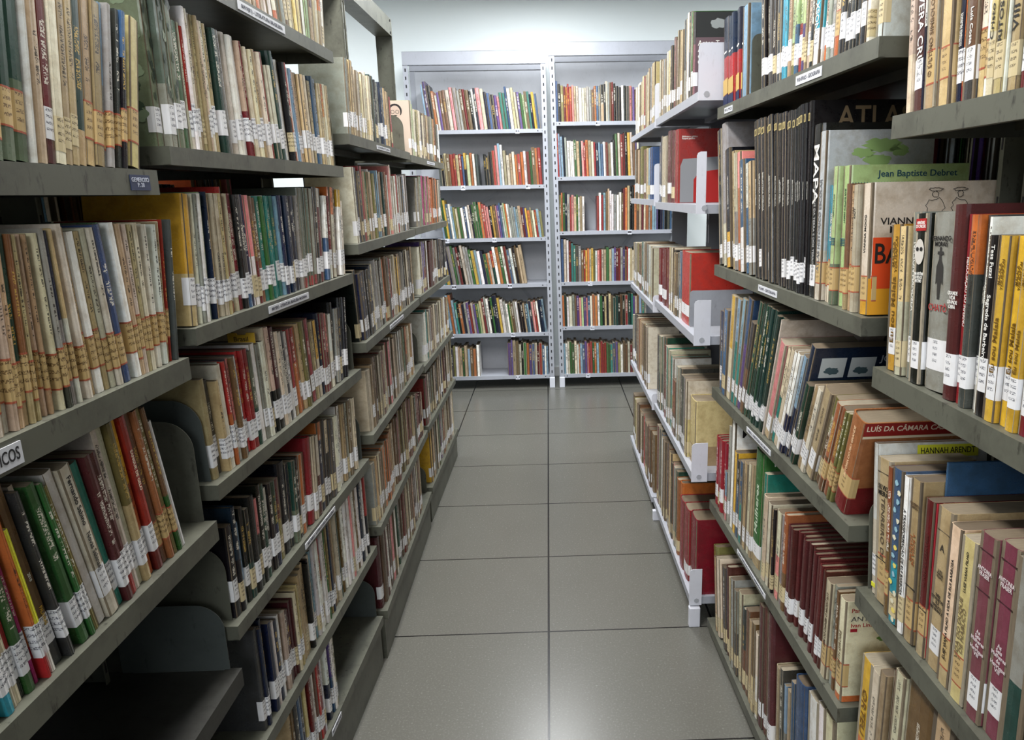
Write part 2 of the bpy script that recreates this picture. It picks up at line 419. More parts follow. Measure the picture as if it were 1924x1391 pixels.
# diagonal braces seen behind the wall units' shelves
def brace(n, a0, z0, a1, z1):
    p, q = Vector((0.262, -a0, z0)), Vector((0.262, -a1, z1)); dd = (q-p).normalized(); nn = Vector((0, -dd.z, dd.y))*0.013
    V = [tuple(v) for v in (p-nn, p+nn, q+nn, q-nn)]; V += [(x+0.004, y, z) for x, y, z in V]
    mesh_obj('brace', V, [(0,1,2,3),(7,6,5,4),(0,4,5,1),(1,5,6,2),(2,6,7,3),(3,7,4,0)], M['light'], UOBJ[n])
brace('B2', 0.10, 1.69, 0.46, 1.26); brace('B2', 0.36, 0.86, 0.62, 1.20); brace('B1', 0.72, 0.86, 0.98, 0.50); brace('B1', 0.10, 1.25, 0.62, 1.52)
# end plates on the light bays
def end_plate(n, sh, h, wdt, far=False, down=0.028):
    side, O, d, inw, lean, W, hs = uframe(n); z = hs[sh]
    a = (W+0.003 if far else -0.003)+lean*z
    r = 0.012; pts = [(-0.004, z-down), (wdt, z-down), (wdt, z+h), (-0.004+r, z+h), (-0.004+r*0.3, z+h-r*0.3), (-0.004, z+h-r)]
    o = prism('end_plate', pts, 'y', 0.002, M['white'], UOBJ[n])
    o.location = (0, a, 0)
    mesh_bolt(o, (0.022, -0.001, z-down+0.018), 'y', 0.009, M['bolt'])
    return o
end_plate('R3', 0, 0.135, 0.30); end_plate('R3', 1, 0.16, 0.026); end_plate('R3', 2, 0.12, 0.05); end_plate('R3', 3, 0.11, 0.05); end_plate('R3', 4, 0.11, 0.04)
for s_, h_ in ((0, 0.15), (1, 0.15), (2, 0.05), (3, 0.05)): end_plate('R4', s_, h_, 0.022)
boxes('foot', [((-0.004, -0.012, 0.0), (0.035, 0.012, 0.075))], M['white'], UOBJ['R3'], 0.003)
boxes('foot', [((-0.004, UN['R3'][5]-0.012, 0.0), (0.035, UN['R3'][5]+0.012, 0.05))], M['white'], UOBJ['R3'], 0.003)
# ------------------------------------------------------------------ bookends (each a thing)
# ------------------------------------------------------------------ books
C = {'cr': ((208, 197, 168), 'cream'), 'iv': ((222, 215, 194), 'ivory'), 'wh': ((232, 231, 226), 'white'), 'tn': ((178, 153, 112), 'tan'),
 'ye': ((200, 178, 124), 'yellowed'), 'br': ((112, 80, 50), 'brown'), 'ru': ((158, 92, 52), 'rust'), 'og': ((206, 104, 42), 'orange'),
 'rd': ((174, 40, 36), 'red'), 'dr': ((116, 28, 30), 'dark red'), 'ma': ((84, 34, 32), 'maroon'), 'cm': ((140, 24, 40), 'crimson'), 'pk': ((226, 128, 126), 'pink'),
 'mg': ((176, 34, 108), 'magenta'), 'gn': ((50, 104, 46), 'green'), 'dg': ((28, 66, 54), 'dark green'), 'lg': ((160, 184, 126), 'light green'),
 'tl': ((38, 132, 118), 'teal'), 'bl': ((54, 86, 126), 'blue'), 'db': ((24, 34, 62), 'navy'), 'lb': ((122, 160, 186), 'light blue'),
 'pu': ((84, 60, 128), 'purple'), 'gy': ((146, 146, 140), 'grey'), 'dy': ((66, 68, 66), 'dark grey'), 'bk': ((17, 17, 19), 'black'),
 'yl': ((222, 172, 44), 'yellow'), 'ol': ((128, 120, 62), 'olive'), 'lm': ((222, 226, 40), 'lime'), 'cy': ((36, 158, 190), 'cyan'), 'mv': ((122, 62, 70), 'mauve'),
 'sg': ((100, 114, 92), 'sage'), 'pp': ((212, 184, 160), 'peach'), 'pb': ((204, 212, 216), 'pale white')}
SEG = []      # one dict per shelf run
def seg(n, sh, ox, oy, s, x0, tokens, samples=(), name='', lab='w', titles=0.75, dep=0.15, prof=None, count=True, hmin=0.11):
    SEG.append(dict(n=n, sh=sh, ox=ox, oy=oy, s=s, x0=x0, tok=tokens, smp=samples, name=name, lab=lab, titles=titles, dep=dep, prof=prof, count=count, hmin=hmin))
# ---- aisle side facing from the left, bay by bay.  token: right edge, top, colour[/lower colour@share], flags
seg('L1', 0, 0, 0, 3.66, -60, """30,-140,dg/sg@.4,HBD20 130,-140,dg/sg@.4,HBD20 238,-140,dg/sg@.45,HBD20 258,-60,wh,nB 300,-90,ye,gD18B #minha 345,-70,pp,n 405,-60,dr/ma@.3,w
 462,-70,iv,g 510,-60,tn,g 556,-50,ye,g 612,-80,dg/tn@.2,n 672,-60,tn/ye@.3,t 727,20,tn,t 752,25,lb/gy@.5,t 778,30,gy,t 812,55,ru,t 840,70,dy,t 868,80,bl/bk@.7,t 895,95,db,t 958,145,ye,t""",
 [(345,1125,250,0),(955,1140,945,150)], 'blue plaque shelf', 't', .8)
seg('L1', 1, 0, 370, 2.897, -10, """20,170,cr,t 48,175,pp,t 78,172,iv,t 108,190,pp,t 138,195,tn,t 172,200,dg/tn@.2,t 205,200,ru/tn@.3,t 240,205,ye,t 268,210,dr/cr@.75,t 292,205,pp,t 318,205,tn,t 346,200,ye,t 376,195,cr,t
 408,170,gy/dy@.3,t 440,180,db/gy@.5,t 468,175,ye/iv@.5,tB 492,172,ye/cr@.4,tB 530,150,iv,tB 560,170,tn,t 603,190,wh,tB 634,185,ye,t 662,170,cr,t 690,165,iv,t 733,150,bl,t 764,145,gn,tB 790,140,wh,tB 812,150,tn,t 832,150,cr,t 850,150,ye,t
 868,145,cr,t 884,150,tn,t 902,150,iv,t 920,150,cr,t 938,150,wh,t 950,140,tn,t 960,135,cr,t 968,128,rd,t 978,128,iv,t 990,125,dy,nD20H""",
 [(170,1230,20,190),(530,1090,345,160),(735,990,560,165),(860,920,760,160),(985,870,950,130)], 'shelf over COS sign', 't', .8, .17)
seg('L1', 2, 0, 740, 2.136, -70, """-35,720,tn,w -5,700,iv,w 25,690,cy/wh@.3,w 55,700,tl/cy@.2,w 78,660,yl/cr@.6,w 100,640,cr,w 120,620,rd/dy@.2,w 158,570,gn,w 182,560,mg,w 205,450,og/rd@.2,w 233,550,lm/wh@.25,wB 276,362,br/dy@.25,wB #ano 300,395,dy,w 325,372,iv/rd@.12,wD18
 362,370,gn,w 384,365,gn,w 405,372,ol,w 441,322,wh,nBD22 481,298,iv,wD20B #sabino 509,282,tl,wB 530,250,ma,w 552,240,ma/rd@.2,wD18 572,140,iv,wD20 592,132,cr,w 612,118,ol/ye@.5,w 636,97,yl/og@.6,w 662,90,rd/dr@.2,wB #sangue 684,80,br,t 702,72,ru,t 718,62,ol,t 733,60,br/gn@.4,t 748,112,wh,nBD20""",
 [(140,1180,-60,560),(233,1100,40,555),(440,930,225,325),(610,760,445,100),(748,600,610,115)], 'shelf under COS sign', 'w', .8, .165)
seg('L1', 3, 0, 740, 2.136, 60, "110,1330,tn,gH 150,1318,br,gH 182,1312,ye,g 215,1312,tn,g", (), 'scuffed shelf', 'g', .6)
seg('L2', 0, 290, 0, 4.092, 640, """690,-500,cr,n 720,-480,tn,n 755,-480,og/tn@.3,n 790,-460,tn,n 830,-450,br/og@.4,n 860,-430,tn,n 885,-430,cr,n 930,-420,wh,n 985,-420,iv/og@.14,nB 1010,-400,iv,n 1050,-400,gy,n 1085,-390,br,g 1120,-380,cr,g 1150,-370,iv,n
 1180,-360,ye,n 1210,-360,wh,n 1235,-350,lg,n 1265,-350,ma/tn@.4,n 1290,-340,ye,n 1310,-330,iv,n 1332,-330,og/tn@.4,n 1366,-330,wh,g""", [(985,160,955,0),(1365,400,1350,0)], 'shelf over slanted strip', 'n', .7)
seg('L2', 1, 290, 0, 4.092, 20, """85,-120,sg,wB #leaf 140,-120,sg/gy@.4,wB #leaf 195,-110,sg,wB #leaf 268,155,gn,w 283,170,iv,n 302,205,rd/iv@.3,w 325,45,wh,wBD16 350,60,iv,w 388,98,tn,w 410,108,ye,w 432,118,tn,w 455,160,pp,w 482,165,iv,w 505,178,tn,w 522,330,ru,w 545,322,tn,w
 598,215,dg,wH 628,232,gy,w 664,250,cr,wB 700,250,iv,wB 733,265,wh,wB 768,280,wh,wB 786,312,pp/dr@.4,w 800,318,dr,w 822,340,tn,w 846,362,cr,w 866,370,pk,w 890,378,cr,w 912,382,tn,w 935,395,pp,w 960,402,iv,w 1000,405,rd,wB 1040,505,iv/dg@.3,w 1075,392,dg,wHD17
 1094,445,db/lb@.5,w 1136,465,wh,wB 1150,480,bk,w 1166,485,rd/og@.5,w 1186,520,wh,w 1200,530,lb,w 1216,538,pp,w 1250,560,tn,w 1282,572,ye,w 1310,580,cr,w 1325,620,tn,w 1350,625,ye,w 1372,588,bl,wHD18 1392,610,lb,w 1412,642,tn,w 1432,648,og/cr@.6,w 1448,652,iv,w 1462,660,tn,w 1476,665,cr,w""",
 [(270,1120,150,165),(600,1170,470,225),(1000,1220,880,410),(1475,1275,1422,650)], 'shelf under slanted strip', 'w', .65)
seg('L2', 2, 330, 330, 4.346, 100, """160,160,yl/ye@.4,wD17B 182,150,ol/lg@.4,w 205,150,iv,w 225,146,gy,w 250,146,wh,w 276,146,sg,w 300,140,lg/ol@.5,w 318,132,db,w 338,148,ye,w 355,150,tn,w 384,150,cr,wB #loucos 412,150,cr,wB #loucos 440,150,ye,w 458,152,tn,w 492,88,rd,wHBD24 518,148,cr,w 560,148,dr,w
 585,155,bk,w 612,158,dy/bl@.3,w 640,160,db,w 680,162,pk/wh@.45,wB 712,170,br/dr@.4,w 744,178,br/ru@.4,w 772,168,tl,w 790,168,gn,w 806,168,wh,w 826,165,tl,w 846,168,tl,w 864,166,tl,w 890,164,tl,w 905,166,lb,w 926,165,db,w 946,165,bl,w 966,165,db,w 990,165,db,w 1014,165,db,w 1040,166,bl/db@.3,w
 1052,166,gy,w 1078,102,sg/rd@.1,wB 1106,102,sg,wB 1134,104,sg/rd@.1,wB 1166,106,gy/rd@.1,wB 1190,100,bk,w 1216,108,wh/dr@.8,w 1240,112,bk,w 1258,165,wh/bl@.5,w 1272,168,bl,w 1290,170,dr/wh@.3,w 1322,104,og/cr@.7,w 1350,104,ma,w 1368,118,yl/wh@.8,w 1386,208,iv,w""",
 [(160,1240,70,160),(560,1070,440,150),(890,985,790,165),(1165,895,1110,105),(1350,820,1312,105)], 'LITERATURA strip shelf', 'w', .7, .16)
seg('L2', 3, 320, 550, 3.66, 288, """318,600,tn,wD18 342,605,br/dg@.1,w 364,600,dy,w 386,610,ye,w 412,498,iv,wBD20 424,478,gy,w 440,474,rd/og@.5,w 464,464,db/lb@.3,w 480,455,pk/wh@.4,w 500,452,br,w 520,446,wh/bk@.4,w 540,430,dy/bk@.4,w 560,404,rd,w 582,396,rd,w 605,390,rd,w 626,402,sg/dg@.4,w 660,352,wh,nBD18 682,352,gy,w
 705,335,iv,w 726,240,cr/bk@.4,wHD18 746,240,pp/bk@.4,wH 782,240,ma/bk@.4,wH 800,272,cr,w 820,270,iv,w 842,268,dy,w 862,270,wh,w 886,252,rd/tn@.3,w 908,246,rd/og@.6,w 930,236,og,w 948,212,tn,w 966,200,ol,w 984,195,dr,w 1015,184,cm,w 1034,205,ye,w 1056,192,yl/cr@.5,w
 1075,140,db,wHD18 1098,140,dr,w 1112,142,pk/dr@.5,w 1140,150,wh/iv@.5,wB 1158,70,bk,wHD18 1176,112,gy,w 1192,105,db,w 1208,38,bk,wHD20 1226,36,bk,wH""",
 [(410,1280,290,500),(650,1080,552,350),(1015,780,942,185),(1205,620,1178,40)], 'shelf of Brasil divider', 'w', .6, .165)
seg('L2', 4, 400, 740, 3.024, 95, """128,750,bk,w 152,645,db/bk@.5,wHD18 172,735,lb/wh@.3,w 195,650,bk,w 218,655,bk/dg@.4,w 252,585,bk,wH 268,600,pk/dy@.6,w 292,520,bk,wHD18 312,520,dg,w 332,540,wh/dy@.5,w 352,510,bk,w 372,500,dg/db@.5,w 402,485,dr/ol@.5,w 442,392,bk,wHD20 462,400,db,w 482,385,dg/sg@.4,w 502,362,bk,wH
 524,346,og,wD16 546,338,ru/br@.4,w 572,250,cm,wHD20 590,240,cr,w 612,240,iv/ma@.5,w 636,165,og/db@.8,wD18 656,155,bk,w 680,152,cr/bk@.6,w 702,150,dy,w 726,130,iv,wH 740,125,wh,w 758,72,wh,wD16 772,60,tn,w 786,50,gy,w 800,42,br,w 814,35,wh,w 826,25,cr,w""",
 [(160,1300,90,740),(440,950,388,395),(570,760,535,250),(825,400,795,25)], 'shelf below Brasil divider', 'w', .55, .165)
seg('L2', 5, 0, 0, 1, 500, "dy db db*2 wh db wh db wh br pp ma*4 cr ye*4 tn ye bk*2 cr lb wh*2 pu rd/wh wh gn tn tn db db br tn cr dg ol br tn wh wh br wh pk wh wh br wh wh db bl wh bk rd/bk wh wh", (), 'g', 'w', .5, .15, dict(x1=712, y=[(500,1180),(560,1150),(600,1060),(640,960),(680,890),(712,870)]))
seg('L2', 6, 0, 0, 1, 560, "tn br dy bl db tn ye br dr tn wh br rd dr wh wh gn/tn ye wh/db wh/db pu/bl wh ol", (), 'g', 'w', .5, .15, dict(x1=638, y=[(560,1330),(600,1250),(638,1180)]))
seg('L3', 0, 640, 0, 4.092, 62, "gy tn ye tn tn cr ye tn cr cr iv cr dg dg bk bk gy dg db bl tn ye tn rd", [(200,1060,165,560),(400,1120,370,760)], 'g', 'w', .5, .14, dict(x1=404, y=[(62,445),(150,525),(200,560),(215,560),(290,615),(330,650),(350,655),(404,755)]))
seg('L3', 1, 640, 290, 3.973, 132, "iv db bk rd dr tn gn tn wh ol wh lb br og tn dg cr ru wh pk iv wh/bk wh rd cm wh gy db bl wh gy dy", [(200,620,150,110),(515,540,485,150)], 'g', 'w', .5, .15, dict(x1=520, y=[(132,95),(200,110),(300,130),(390,140),(395,90),(425,90),(430,150),(520,160)]))
seg('L3', 2, 640, 290, 3.973, 172, "bk db db bk bk db cr gy gy dy gy og br dy rd og/tn wh cr yl yl tn tn gy wh/bk bk cr dy bk tn", [(250,1330,200,870),(545,1120,515,710)], 'g', 'w', .5, .16, dict(x1=552, y=[(172,885),(240,865),(300,800),(400,780),(480,745),(552,700)]))
seg('L3', 3, 640, 560, 3.16, 188, "cr tn br ma cr ma tn cr wh pk wh pp tn cr wh gy cr gn cr og/br tn cr tn wh", (), 'g', 'w', .5, .16, dict(x1=442, y=[(188,480),(230,360),(280,310),(340,230),(442,150)]))
seg('L3', 4, 640, 560, 3.16, 212, "gy tn cr br ru og br og ru tn cr cr br dr ma br ol br tn ma dr dr ma tn cr dg dr dr ma ma tn", (), 'g', 'w', .5, .16, dict(x1=505, y=[(212,1030),(240,930),(300,860),(360,700),(430,600),(505,560)]))
seg('L3', 5, 640, 560, 3.16, 225, "ma br ma wh ma pk wh ma dg gy br dr dr tn cr br ru tn ma wh cr dr tn", (), 'g', 'w', .5, .15, dict(x1=490, y=[(225,1391),(300,1260),(380,1130),(440,1010),(490,930)]))
seg('L4', 0, 640, 0, 4.092, 560, "cr#face lg cr ol ye cr bk cr br tn ru br gy tn ru br dy dy gy wh", (), 'g', 'w', .5, .14, dict(x1=785, y=[(560,790),(620,860),(700,890),(785,960)]))
seg('L4', 1, 640, 290, 3.973, 580, "gy sg gn mg mg pk rd ru og og br og og cr gy dy", (), 'g', 'w', .5, .15, dict(x1=765, y=[(580,165),(650,175),(765,190)]))
seg('L4', 2, 640, 290, 3.973, 596, "iv cr pu pu/dr wh br ma dr gy br gy bk bk db bk bk dy", (), 'g', 'w', .5, .16, dict(x1=800, y=[(596,700),(660,650),(720,640),(800,640)]))
seg('L4', 3, 640, 560, 3.16, 508, "wh tl cr gy br tn cr gy br iv cr gy tn cr wh br tn", (), 'g', 'w', .5, .16, dict(x1=645, y=[(508,90),(560,60),(600,20),(645,-10)]))
seg('L4', 4, 640, 560, 3.16, 480, "dr gy iv dg gy sg cr br bk tn br cr dy tn ma br cr tn wh ol", (), 'g', 'w', .5, .15, dict(x1=676, y=[(480,490),(560,400),(620,290),(676,250)]))
seg('L4', 5, 640, 560, 3.16, 545, "yl gn tn dy br cr gn br pu gy ru tn cr cr br tn gy tn cr ye tn", (), 'g', 'w', .5, .15, dict(x1=700, y=[(545,800),(600,660),(660,560),(700,520)]))
# ---- right hand row
seg('R1', 0, 1670, 0, 6.323, 15, """80,-420,pp/cr@.4,n 228,-420,ma,wHBD19 #vera 258,-380,wh/db@.6,n 270,-380,cr,n 412,-400,tn,tB #simbolo 575,-420,ye,tB 592,-380,iv,nB 655,-390,db,wB #patrono 722,-390,og/rd@.13,w 745,-370,ma,w 905,-420,br/dy@.2,wBD19 #luis 985,-390,iv/ye@.4,t 1055,-380,wh,tB 1150,-400,ye/cr@.5,gB #cristo 1270,-390,ye,gB #ritos 1300,-380,wh,n
 1430,-410,ye,gB #viii 1470,-380,dy/lb@.5,n 1540,-400,dr,w 1606,-390,dr,w 1700,-400,iv,w 1810,-400,tn,t 1930,-400,br,w 2060,-400,wh,w""",
 [(228,1310,290,0),(905,1200,985,0),(1430,1070,1530,0)], 'VERA CRUZ shelf', 'w', .7, .15)
seg('R1', 1, 1620, 300, 2.484, 45, """92,306,yl,wB #malala 128,312,ye/cr@.5,g 165,248,gy,wB #mandela 217,252,bk,wB #chicas 320,248,gy,wHBD20 #chato 376,215,ma,wHBD21 #grande 405,255,rd,wB #negociar 440,255,og/dy@.7,w 472,262,dy/wh@.25,wB #amantes 486,268,wh,nD20 534,358,bk,wB #tess 588,358,yl,wB #malala 640,360,yl,wB #malala 686,364,yl,wB #malala
 745,380,wh/cm@.2,wB #kampus 800,330,ma,w 870,345,gy,w 950,330,cr,w""",
 [(92,970,118,306),(472,1160,545,262),(745,1310,860,380)], 'yellow memoir shelf', 'w', .8, .16)
seg('R1', 2, 1590, 800, 2.354, 42, """62,80,wh/cr@.5,wBD20 #hannah 120,152,tn,tBD15 #tenreiro 138,186,ru/br@.5,t 184,196,bl/cy@.4,gB #floral 208,230,wh,gB #rui 252,240,tn,tB #roda 262,166,bl,nHBD21K35 300,335,dr/tn@.2,tBD24 #gilbert 366,372,tn,wBD16 #tres 420,448,pp/ye@.25,tB #ruip 488,505,ye,tB #viana 560,488,mv,wBD16 #antonia 642,532,mv,wBD16 #antonia
 735,605,gy/dg@.4,nB 800,620,tn,gB #gaulle 880,600,pk,g 960,620,tn,g""",
 [(62,700,68,95),(366,1060,424,440),(640,1260,730,595)], 'blue floral book shelf', 'w', .8, .17)
seg('R1', 3, 0, 0, 1, 1570, """1589,1240,yl/og@.4,gD20 #orteu 1606,1262,cr,gD20 1618,1266,tn,g 1630,1266,ma,gB 1648,1266,cr,gD20 1700,1262,br,gHD20 1740,1330,tn,gD20 1790,1335,wh,gD20 1830,1345,cr,gD20""", (), 'shelf under mauve pair', 'g', .7)
seg('R2', 0, 1180, 0, 4.217, 722, """768,160,db/rd@.55,HnB#nv 796,140,db/rd@.55,HnB#nv 820,100,db/rd@.55,HnB#nv 845,80,db/rd@.55,HnB#nv 870,65,db/rd@.55,HnB#nv 892,55,db/rd@.55,HnB#nv 945,45,lb,nBD17""", [(768,820,768,160),(915,770,930,60)], 'shelf over small plaque', 'w', .6, .15)
seg('R2', 0, 1400, 0, 3.672, 112, """134,-20,bk,w 152,-30,bk,w 168,-25,bk,w 186,-30,dy,w 206,-35,bk,w 234,-60,dy,w 256,-60,cy,w 276,-60,cy,w 298,-60,tl,w 318,-60,tn,w 342,-60,lg/ol@.4,w 360,-70,lg/bl@.6,w 384,-80,lg/rd@.6,w 402,-70,lg/pu@.6,w 418,-80,tn,w 450,-60,pp,wD16 478,-80,bk,w 528,-80,cy/wh@.3,wB #tonos
 552,-80,ye,w 572,-80,pp/og@.4,w 598,-90,gy,w 624,-90,gy,w 668,-80,cr/og@.3,t 700,-100,bk,w 738,-100,bk,w 776,-100,bk,w 816,-100,bk,w 872,-100,bk,w 900,-90,iv,g 938,-90,wh,g 985,-90,wh,g""",
 [(125,600,128,0),(480,430,512,0),(710,350,735,20),(985,220,1000,0)], 'GEOGRAFIA strip shelf', 'w', .7, .15)
seg('R2', 1, 1310, 170, 2.959, 34, """56,225,bk/dy@.5,w 80,176,gy/iv@.3,HwD21B 108,332,bk/yl@.3,w 122,340,tn,w 134,352,cr/gy@.5,w 156,350,pk/og@.7,wB 182,395,bl/wh@.4,w 206,410,wh/bl@.6,w 228,400,tn/gy@.5,w 246,170,bk,nB #bp 262,175,bk,nB #bp 284,165,bk,wB #bp 308,160,bk,nB #bp 330,152,bk,wB #bp 350,142,bk,nB #bp 370,136,bk,nB #bp 386,132,bk,nB #bp
 400,128,bk,nB #bp 420,125,bk,wB #bp 438,125,bk,nB #bp 456,118,bk,wB #bp 474,110,bk,wB #bp 488,96,bk,wB #bp 504,88,bk,wB #bp 518,80,bk,wB #bp 532,72,bk,wB #bp 546,68,bk,wB #bp 562,60,bk,nHBD22 #atl 614,192,bk,wHBD22 #mapa 654,226,pb/iv@.3,tBD22 #atlas 672,530,cy/iv@.35,tB 704,528,cy/iv@.35,tB #teal 736,424,lg/sg@.3,tB #debret 782,424,lg,tBD23 #debretcover
 802,530,dy,tB #bang 826,520,br/tn@.3,t 852,530,tn,t 884,524,cr,tB #out 950,522,iv/yl@.15,tBD23 #viann""",
 [(58,970,46,220),(400,1060,396,130),(690,1170,722,530),(940,1240,970,530)], 'black series shelf', 'w', .8, .17)
seg('R2', 2, 1330, 540, 2.897, 2, """25,130,db/bl@.5,w 50,125,bl,w 72,50,yl/cr@.5,wD17 92,70,lb/tl@.6,w 110,70,lb/tl@.5,w 132,70,bl/pu@.6,wD16 150,200,dy/br@.5,w 166,90,dg,w 180,92,dg,w 192,95,dg,w 204,105,dg,w 216,110,dg,w 228,120,dg,w 240,130,dg,w 252,160,dg,w 262,170,dg,w 268,180,iv,nBD26 #exped
 298,310,pk/tn@.2,wBD18 318,345,cr/tl@.5,w 340,350,cr,w 356,360,wh,w 374,370,wh/db@.4,w 394,385,lb/db@.5,w 418,330,db,wBD24 #joao 440,535,dg,w 452,540,cr,w 470,545,tn,w 492,560,iv,w 540,575,tn,wD17 574,610,ol/br@.6,w 606,640,ru/br@.4,t 636,665,ru,t 652,680,ol,t 668,690,ol,t 742,720,ru/dr@.3,tHBD20 #cascudo""",
 [(45,560,50,130),(130,620,175,70),(200,690,290,110),(262,745,350,170),(298,770,380,320),(418,850,545,340),(545,1000,660,580),(742,1220,846,770)], 'dark green series shelf', 'w', .7, .16)
seg('R2', 3, 0, 0, 1, 1331, """1336,820,cm,wHD17 1341,824,cm,wH 1346,828,cm,wH 1351,832,cm,wH 1356,886,lb/pk@.5,wB 1359,800,gy,w 1366,790,wh,wBD18 #mi 1372,850,yl,wBD16 1378,866,bk/bl@.7,w 1385,868,bl/tl@.5,w 1392,870,tn,w 1398,872,cr,w 1403,872,tn,w 1418,848,gn/tn@.2,wHBD17 #mulher 1424,890,tl,n 1432,932,cr,gHD17 1440,945,iv,g 1444,960,tn,g 1447,958,bk,g 1458,962,cr/pk@.5,g
 1464,970,gy,g 1471,966,ru/br@.4,gHD16 1478,988,ma,wHBD16 1485,994,ma,wHB 1491,1000,ma,wHB 1498,1008,ma,wHB 1505,1014,ma,wHB 1512,1022,ma,wHB 1519,1030,ma,wHB 1526,1040,ma,wHB 1533,1050,ma,wHB 1540,1062,ma,wHB 1548,1074,ma,wHB 1562,1092,cr,tB #jardim 1570,1100,gy,t 1577,1112,br,t 1592,1125,cr/og@.06,tBD19 #para""",
 [(1366,990,1372,795),(1418,1055,1428,855),(1465,1120,1474,970),(1540,1240,1556,1065),(1592,1330,1604,1125)], 'maroon series shelf', 'w', .7, .165)
seg('R2', 4, 1310, 920, 2.953, 30, """52,322,ol/br@.5,gHD16 66,378,tn,g 82,384,cr,g 98,430,br,g 112,435,dy,g 128,430,ma,gHD16 142,495,ye,g 160,498,gy,gD17 176,560,gy/dy@.5,g 196,575,cr,gD16 214,660,dy/br@.5,gH 232,670,br,g 252,735,tn,g 272,740,br/ye@.4,g 292,800,iv/wh@.5,g 316,645,ma,wB 334,650,ma,wB 352,650,ma,wB 378,690,ma,wHBD22 #hil
 402,985,cr,gHD17 420,990,tn,g 436,1000,dy,gD17 450,1090,lb/gy@.5,w 468,1120,br/gy@.5,w 486,1120,tn,w 505,1070,bl/db@.5,wD17 560,1065,bl,wHD16 620,1160,wh,wD17 660,1200,wh,wD17 720,1260,cr,gD16""",
 [(60,760,48,330),(272,1170,282,740),(375,1270,388,690)], 'shelf under maroon series', 'g', .5, .16)
seg('R4', 0, 1180, 0, 4.217, 55, "cr iv cr wh br tn tn ye rd tn cr tn gy tn ye", (), 'g', 'w', .5, .14, dict(x1=214, y=[(55,720),(130,620),(214,500)]))
seg('R3', 0, 1180, 0, 4.217, 232, """246,478,cr,w 256,480,ol,w 268,482,tn,w 280,470,gy,w 300,410,cr,w 322,400,ye,w 334,365,bk,w 344,298,dy,w 362,300,dr,w 384,310,dr,w 396,242,tn,w 420,245,ye,w 440,160,bk/gy@.4,wB 460,150,iv/gy@.5,wB 480,105,wh,w 498,100,bk,w 512,95,gn/bk@.3,w 522,95,bk/mv@.62,wBD19 #anton""", (), 'g', 'w', .6, .15)
seg('R4', 1, 1180, 0, 4.217, 44, "ol gy br tn ol gy br tn lb bl", (), 'g', 'w', .4, .14, dict(x1=190, y=[(44,1200),(120,1175),(190,1180)]))
seg('R3', 1, 1180, 0, 4.217, 232, """250,1150,bl,w 262,1080,db,wB 300,1085,cr,w 330,1040,ma,wH 356,1035,dr,wH 384,1028,rd,nHBD17 #rdcov""", (), 'g', 'w', .5, .15)
seg('R4', 2, 1170, 300, 3.66, 50, "tn gy ol br tl gy br gy wh iv", (), 'g', 'w', .5, .15, dict(x1=204, y=[(50,580),(150,570),(204,605)]))
seg('R3', 2, 1170, 300, 3.66, 208, """224,612,dr,wH 242,612,dr,wH 262,612,dr,wH 284,612,dr,wH 298,605,tn,w 314,605,cr,w 326,620,bk,w 338,640,tn,w 350,645,br,w 362,640,dy,w 372,630,bl/wh@.3,w 440,632,rd,wHBD19 #rdlab""", (), 'g', 'w', .5, .15)
seg('R4', 3, 0, 0, 1, 1183, "gy dy dy bk br br ru tn br dr tn cr br br iv", (), 'g', 'w', .4, .16, dict(x1=1217, y=[(1183,590),(1200,602),(1217,615)]))
seg('R3', 3, 1160, 560, 3.8625, 220, """236,270,dy,w 250,275,sg/dg@.5,w 262,280,gy,w 276,285,dg,w 290,345,dr,w 302,350,wh,w 314,360,tl/dg@.5,w 326,380,cr,w 342,420,tl,w 356,440,wh/tn@.5,w 384,600,ru/br@.4,w 402,500,gy,w 418,510,dy,w 436,560,dy,w 452,570,dy,w 470,580,gy,w 488,600,cr/ye@.5,w 540,725,ye/tn@.3,gHBD17""", (), 'g', 'w', .5, .16)
seg('R4', 4, 0, 0, 1, 1180, "br ol ye br tn cr rd gy br dr ru br", (), 'g', 'w', .4, .15, dict(x1=1226, y=[(1180,732),(1200,775),(1226,812)]))
seg('R3', 4, 0, 0, 1, 1226, """1230,800,dr,g 1233,806,dy,g 1236,815,bl,g 1239,822,wh,g 1243,828,tn,g 1246,835,bl,g 1250,840,br,g 1254,850,ye,g 1257,870,bk,g 1260,872,pk,g 1263,878,gy,g 1266,885,dg,g 1270,900,ru,gH 1274,906,og,gHD16 1282,937,cm,wHBD17 1291,952,cm,wHBD17 1302,968,cm,wHBD17""", (), 'g', 'w', .4, .15)
# ---- wall units facing the aisle
LW = ('deg', 8.0)
seg('B1', 0, 740, 60, 4.008, 250, "lb pu bk og wh pu br br cr pk gy gy br dr br bk wh db pk cr db bl bk pu pk tl tl bl wh ye cr pu gn lg br tl db yl bl", ('deg',6), 'g', 'n', .4, .17, dict(x1=1150, y=[(250,400),(300,380),(370,470),(440,430),(600,435),(720,425),(860,490),(930,410),(1000,455),(1150,465)], j=.015))
seg('B1', 1, 740, 60, 4.008, 350, "dy bk tn br rd rd tn rd bl yl/bk lg og wh dy _2 bk bk bk rd pk lb wh tn cr tn cr og rd og wh dr gn br og rd", ('deg',3), 'g', 'n', .4, .17, dict(x1=1160, y=[(350,920),(600,920),(720,925),(770,920),(850,840),(900,930),(1100,885),(1160,860)], j=.015))
seg('B1', 2, 820, 330, 4.81, 60, "lb gn yl bl wh lb ol cr gn wh bl wh cr db gn gn gn og rd pk pk bk yl br pk pu bl wh lg og wh gy gy gy lb gy tn dr pu yl og tn cr rd lb ol", ('deg',7), 'g', 'n', .4, .16, dict(x1=1010, y=[(60,280),(120,205),(200,300),(350,270),(420,245),(560,280),(650,260),(760,290),(1010,310)], j=.015))
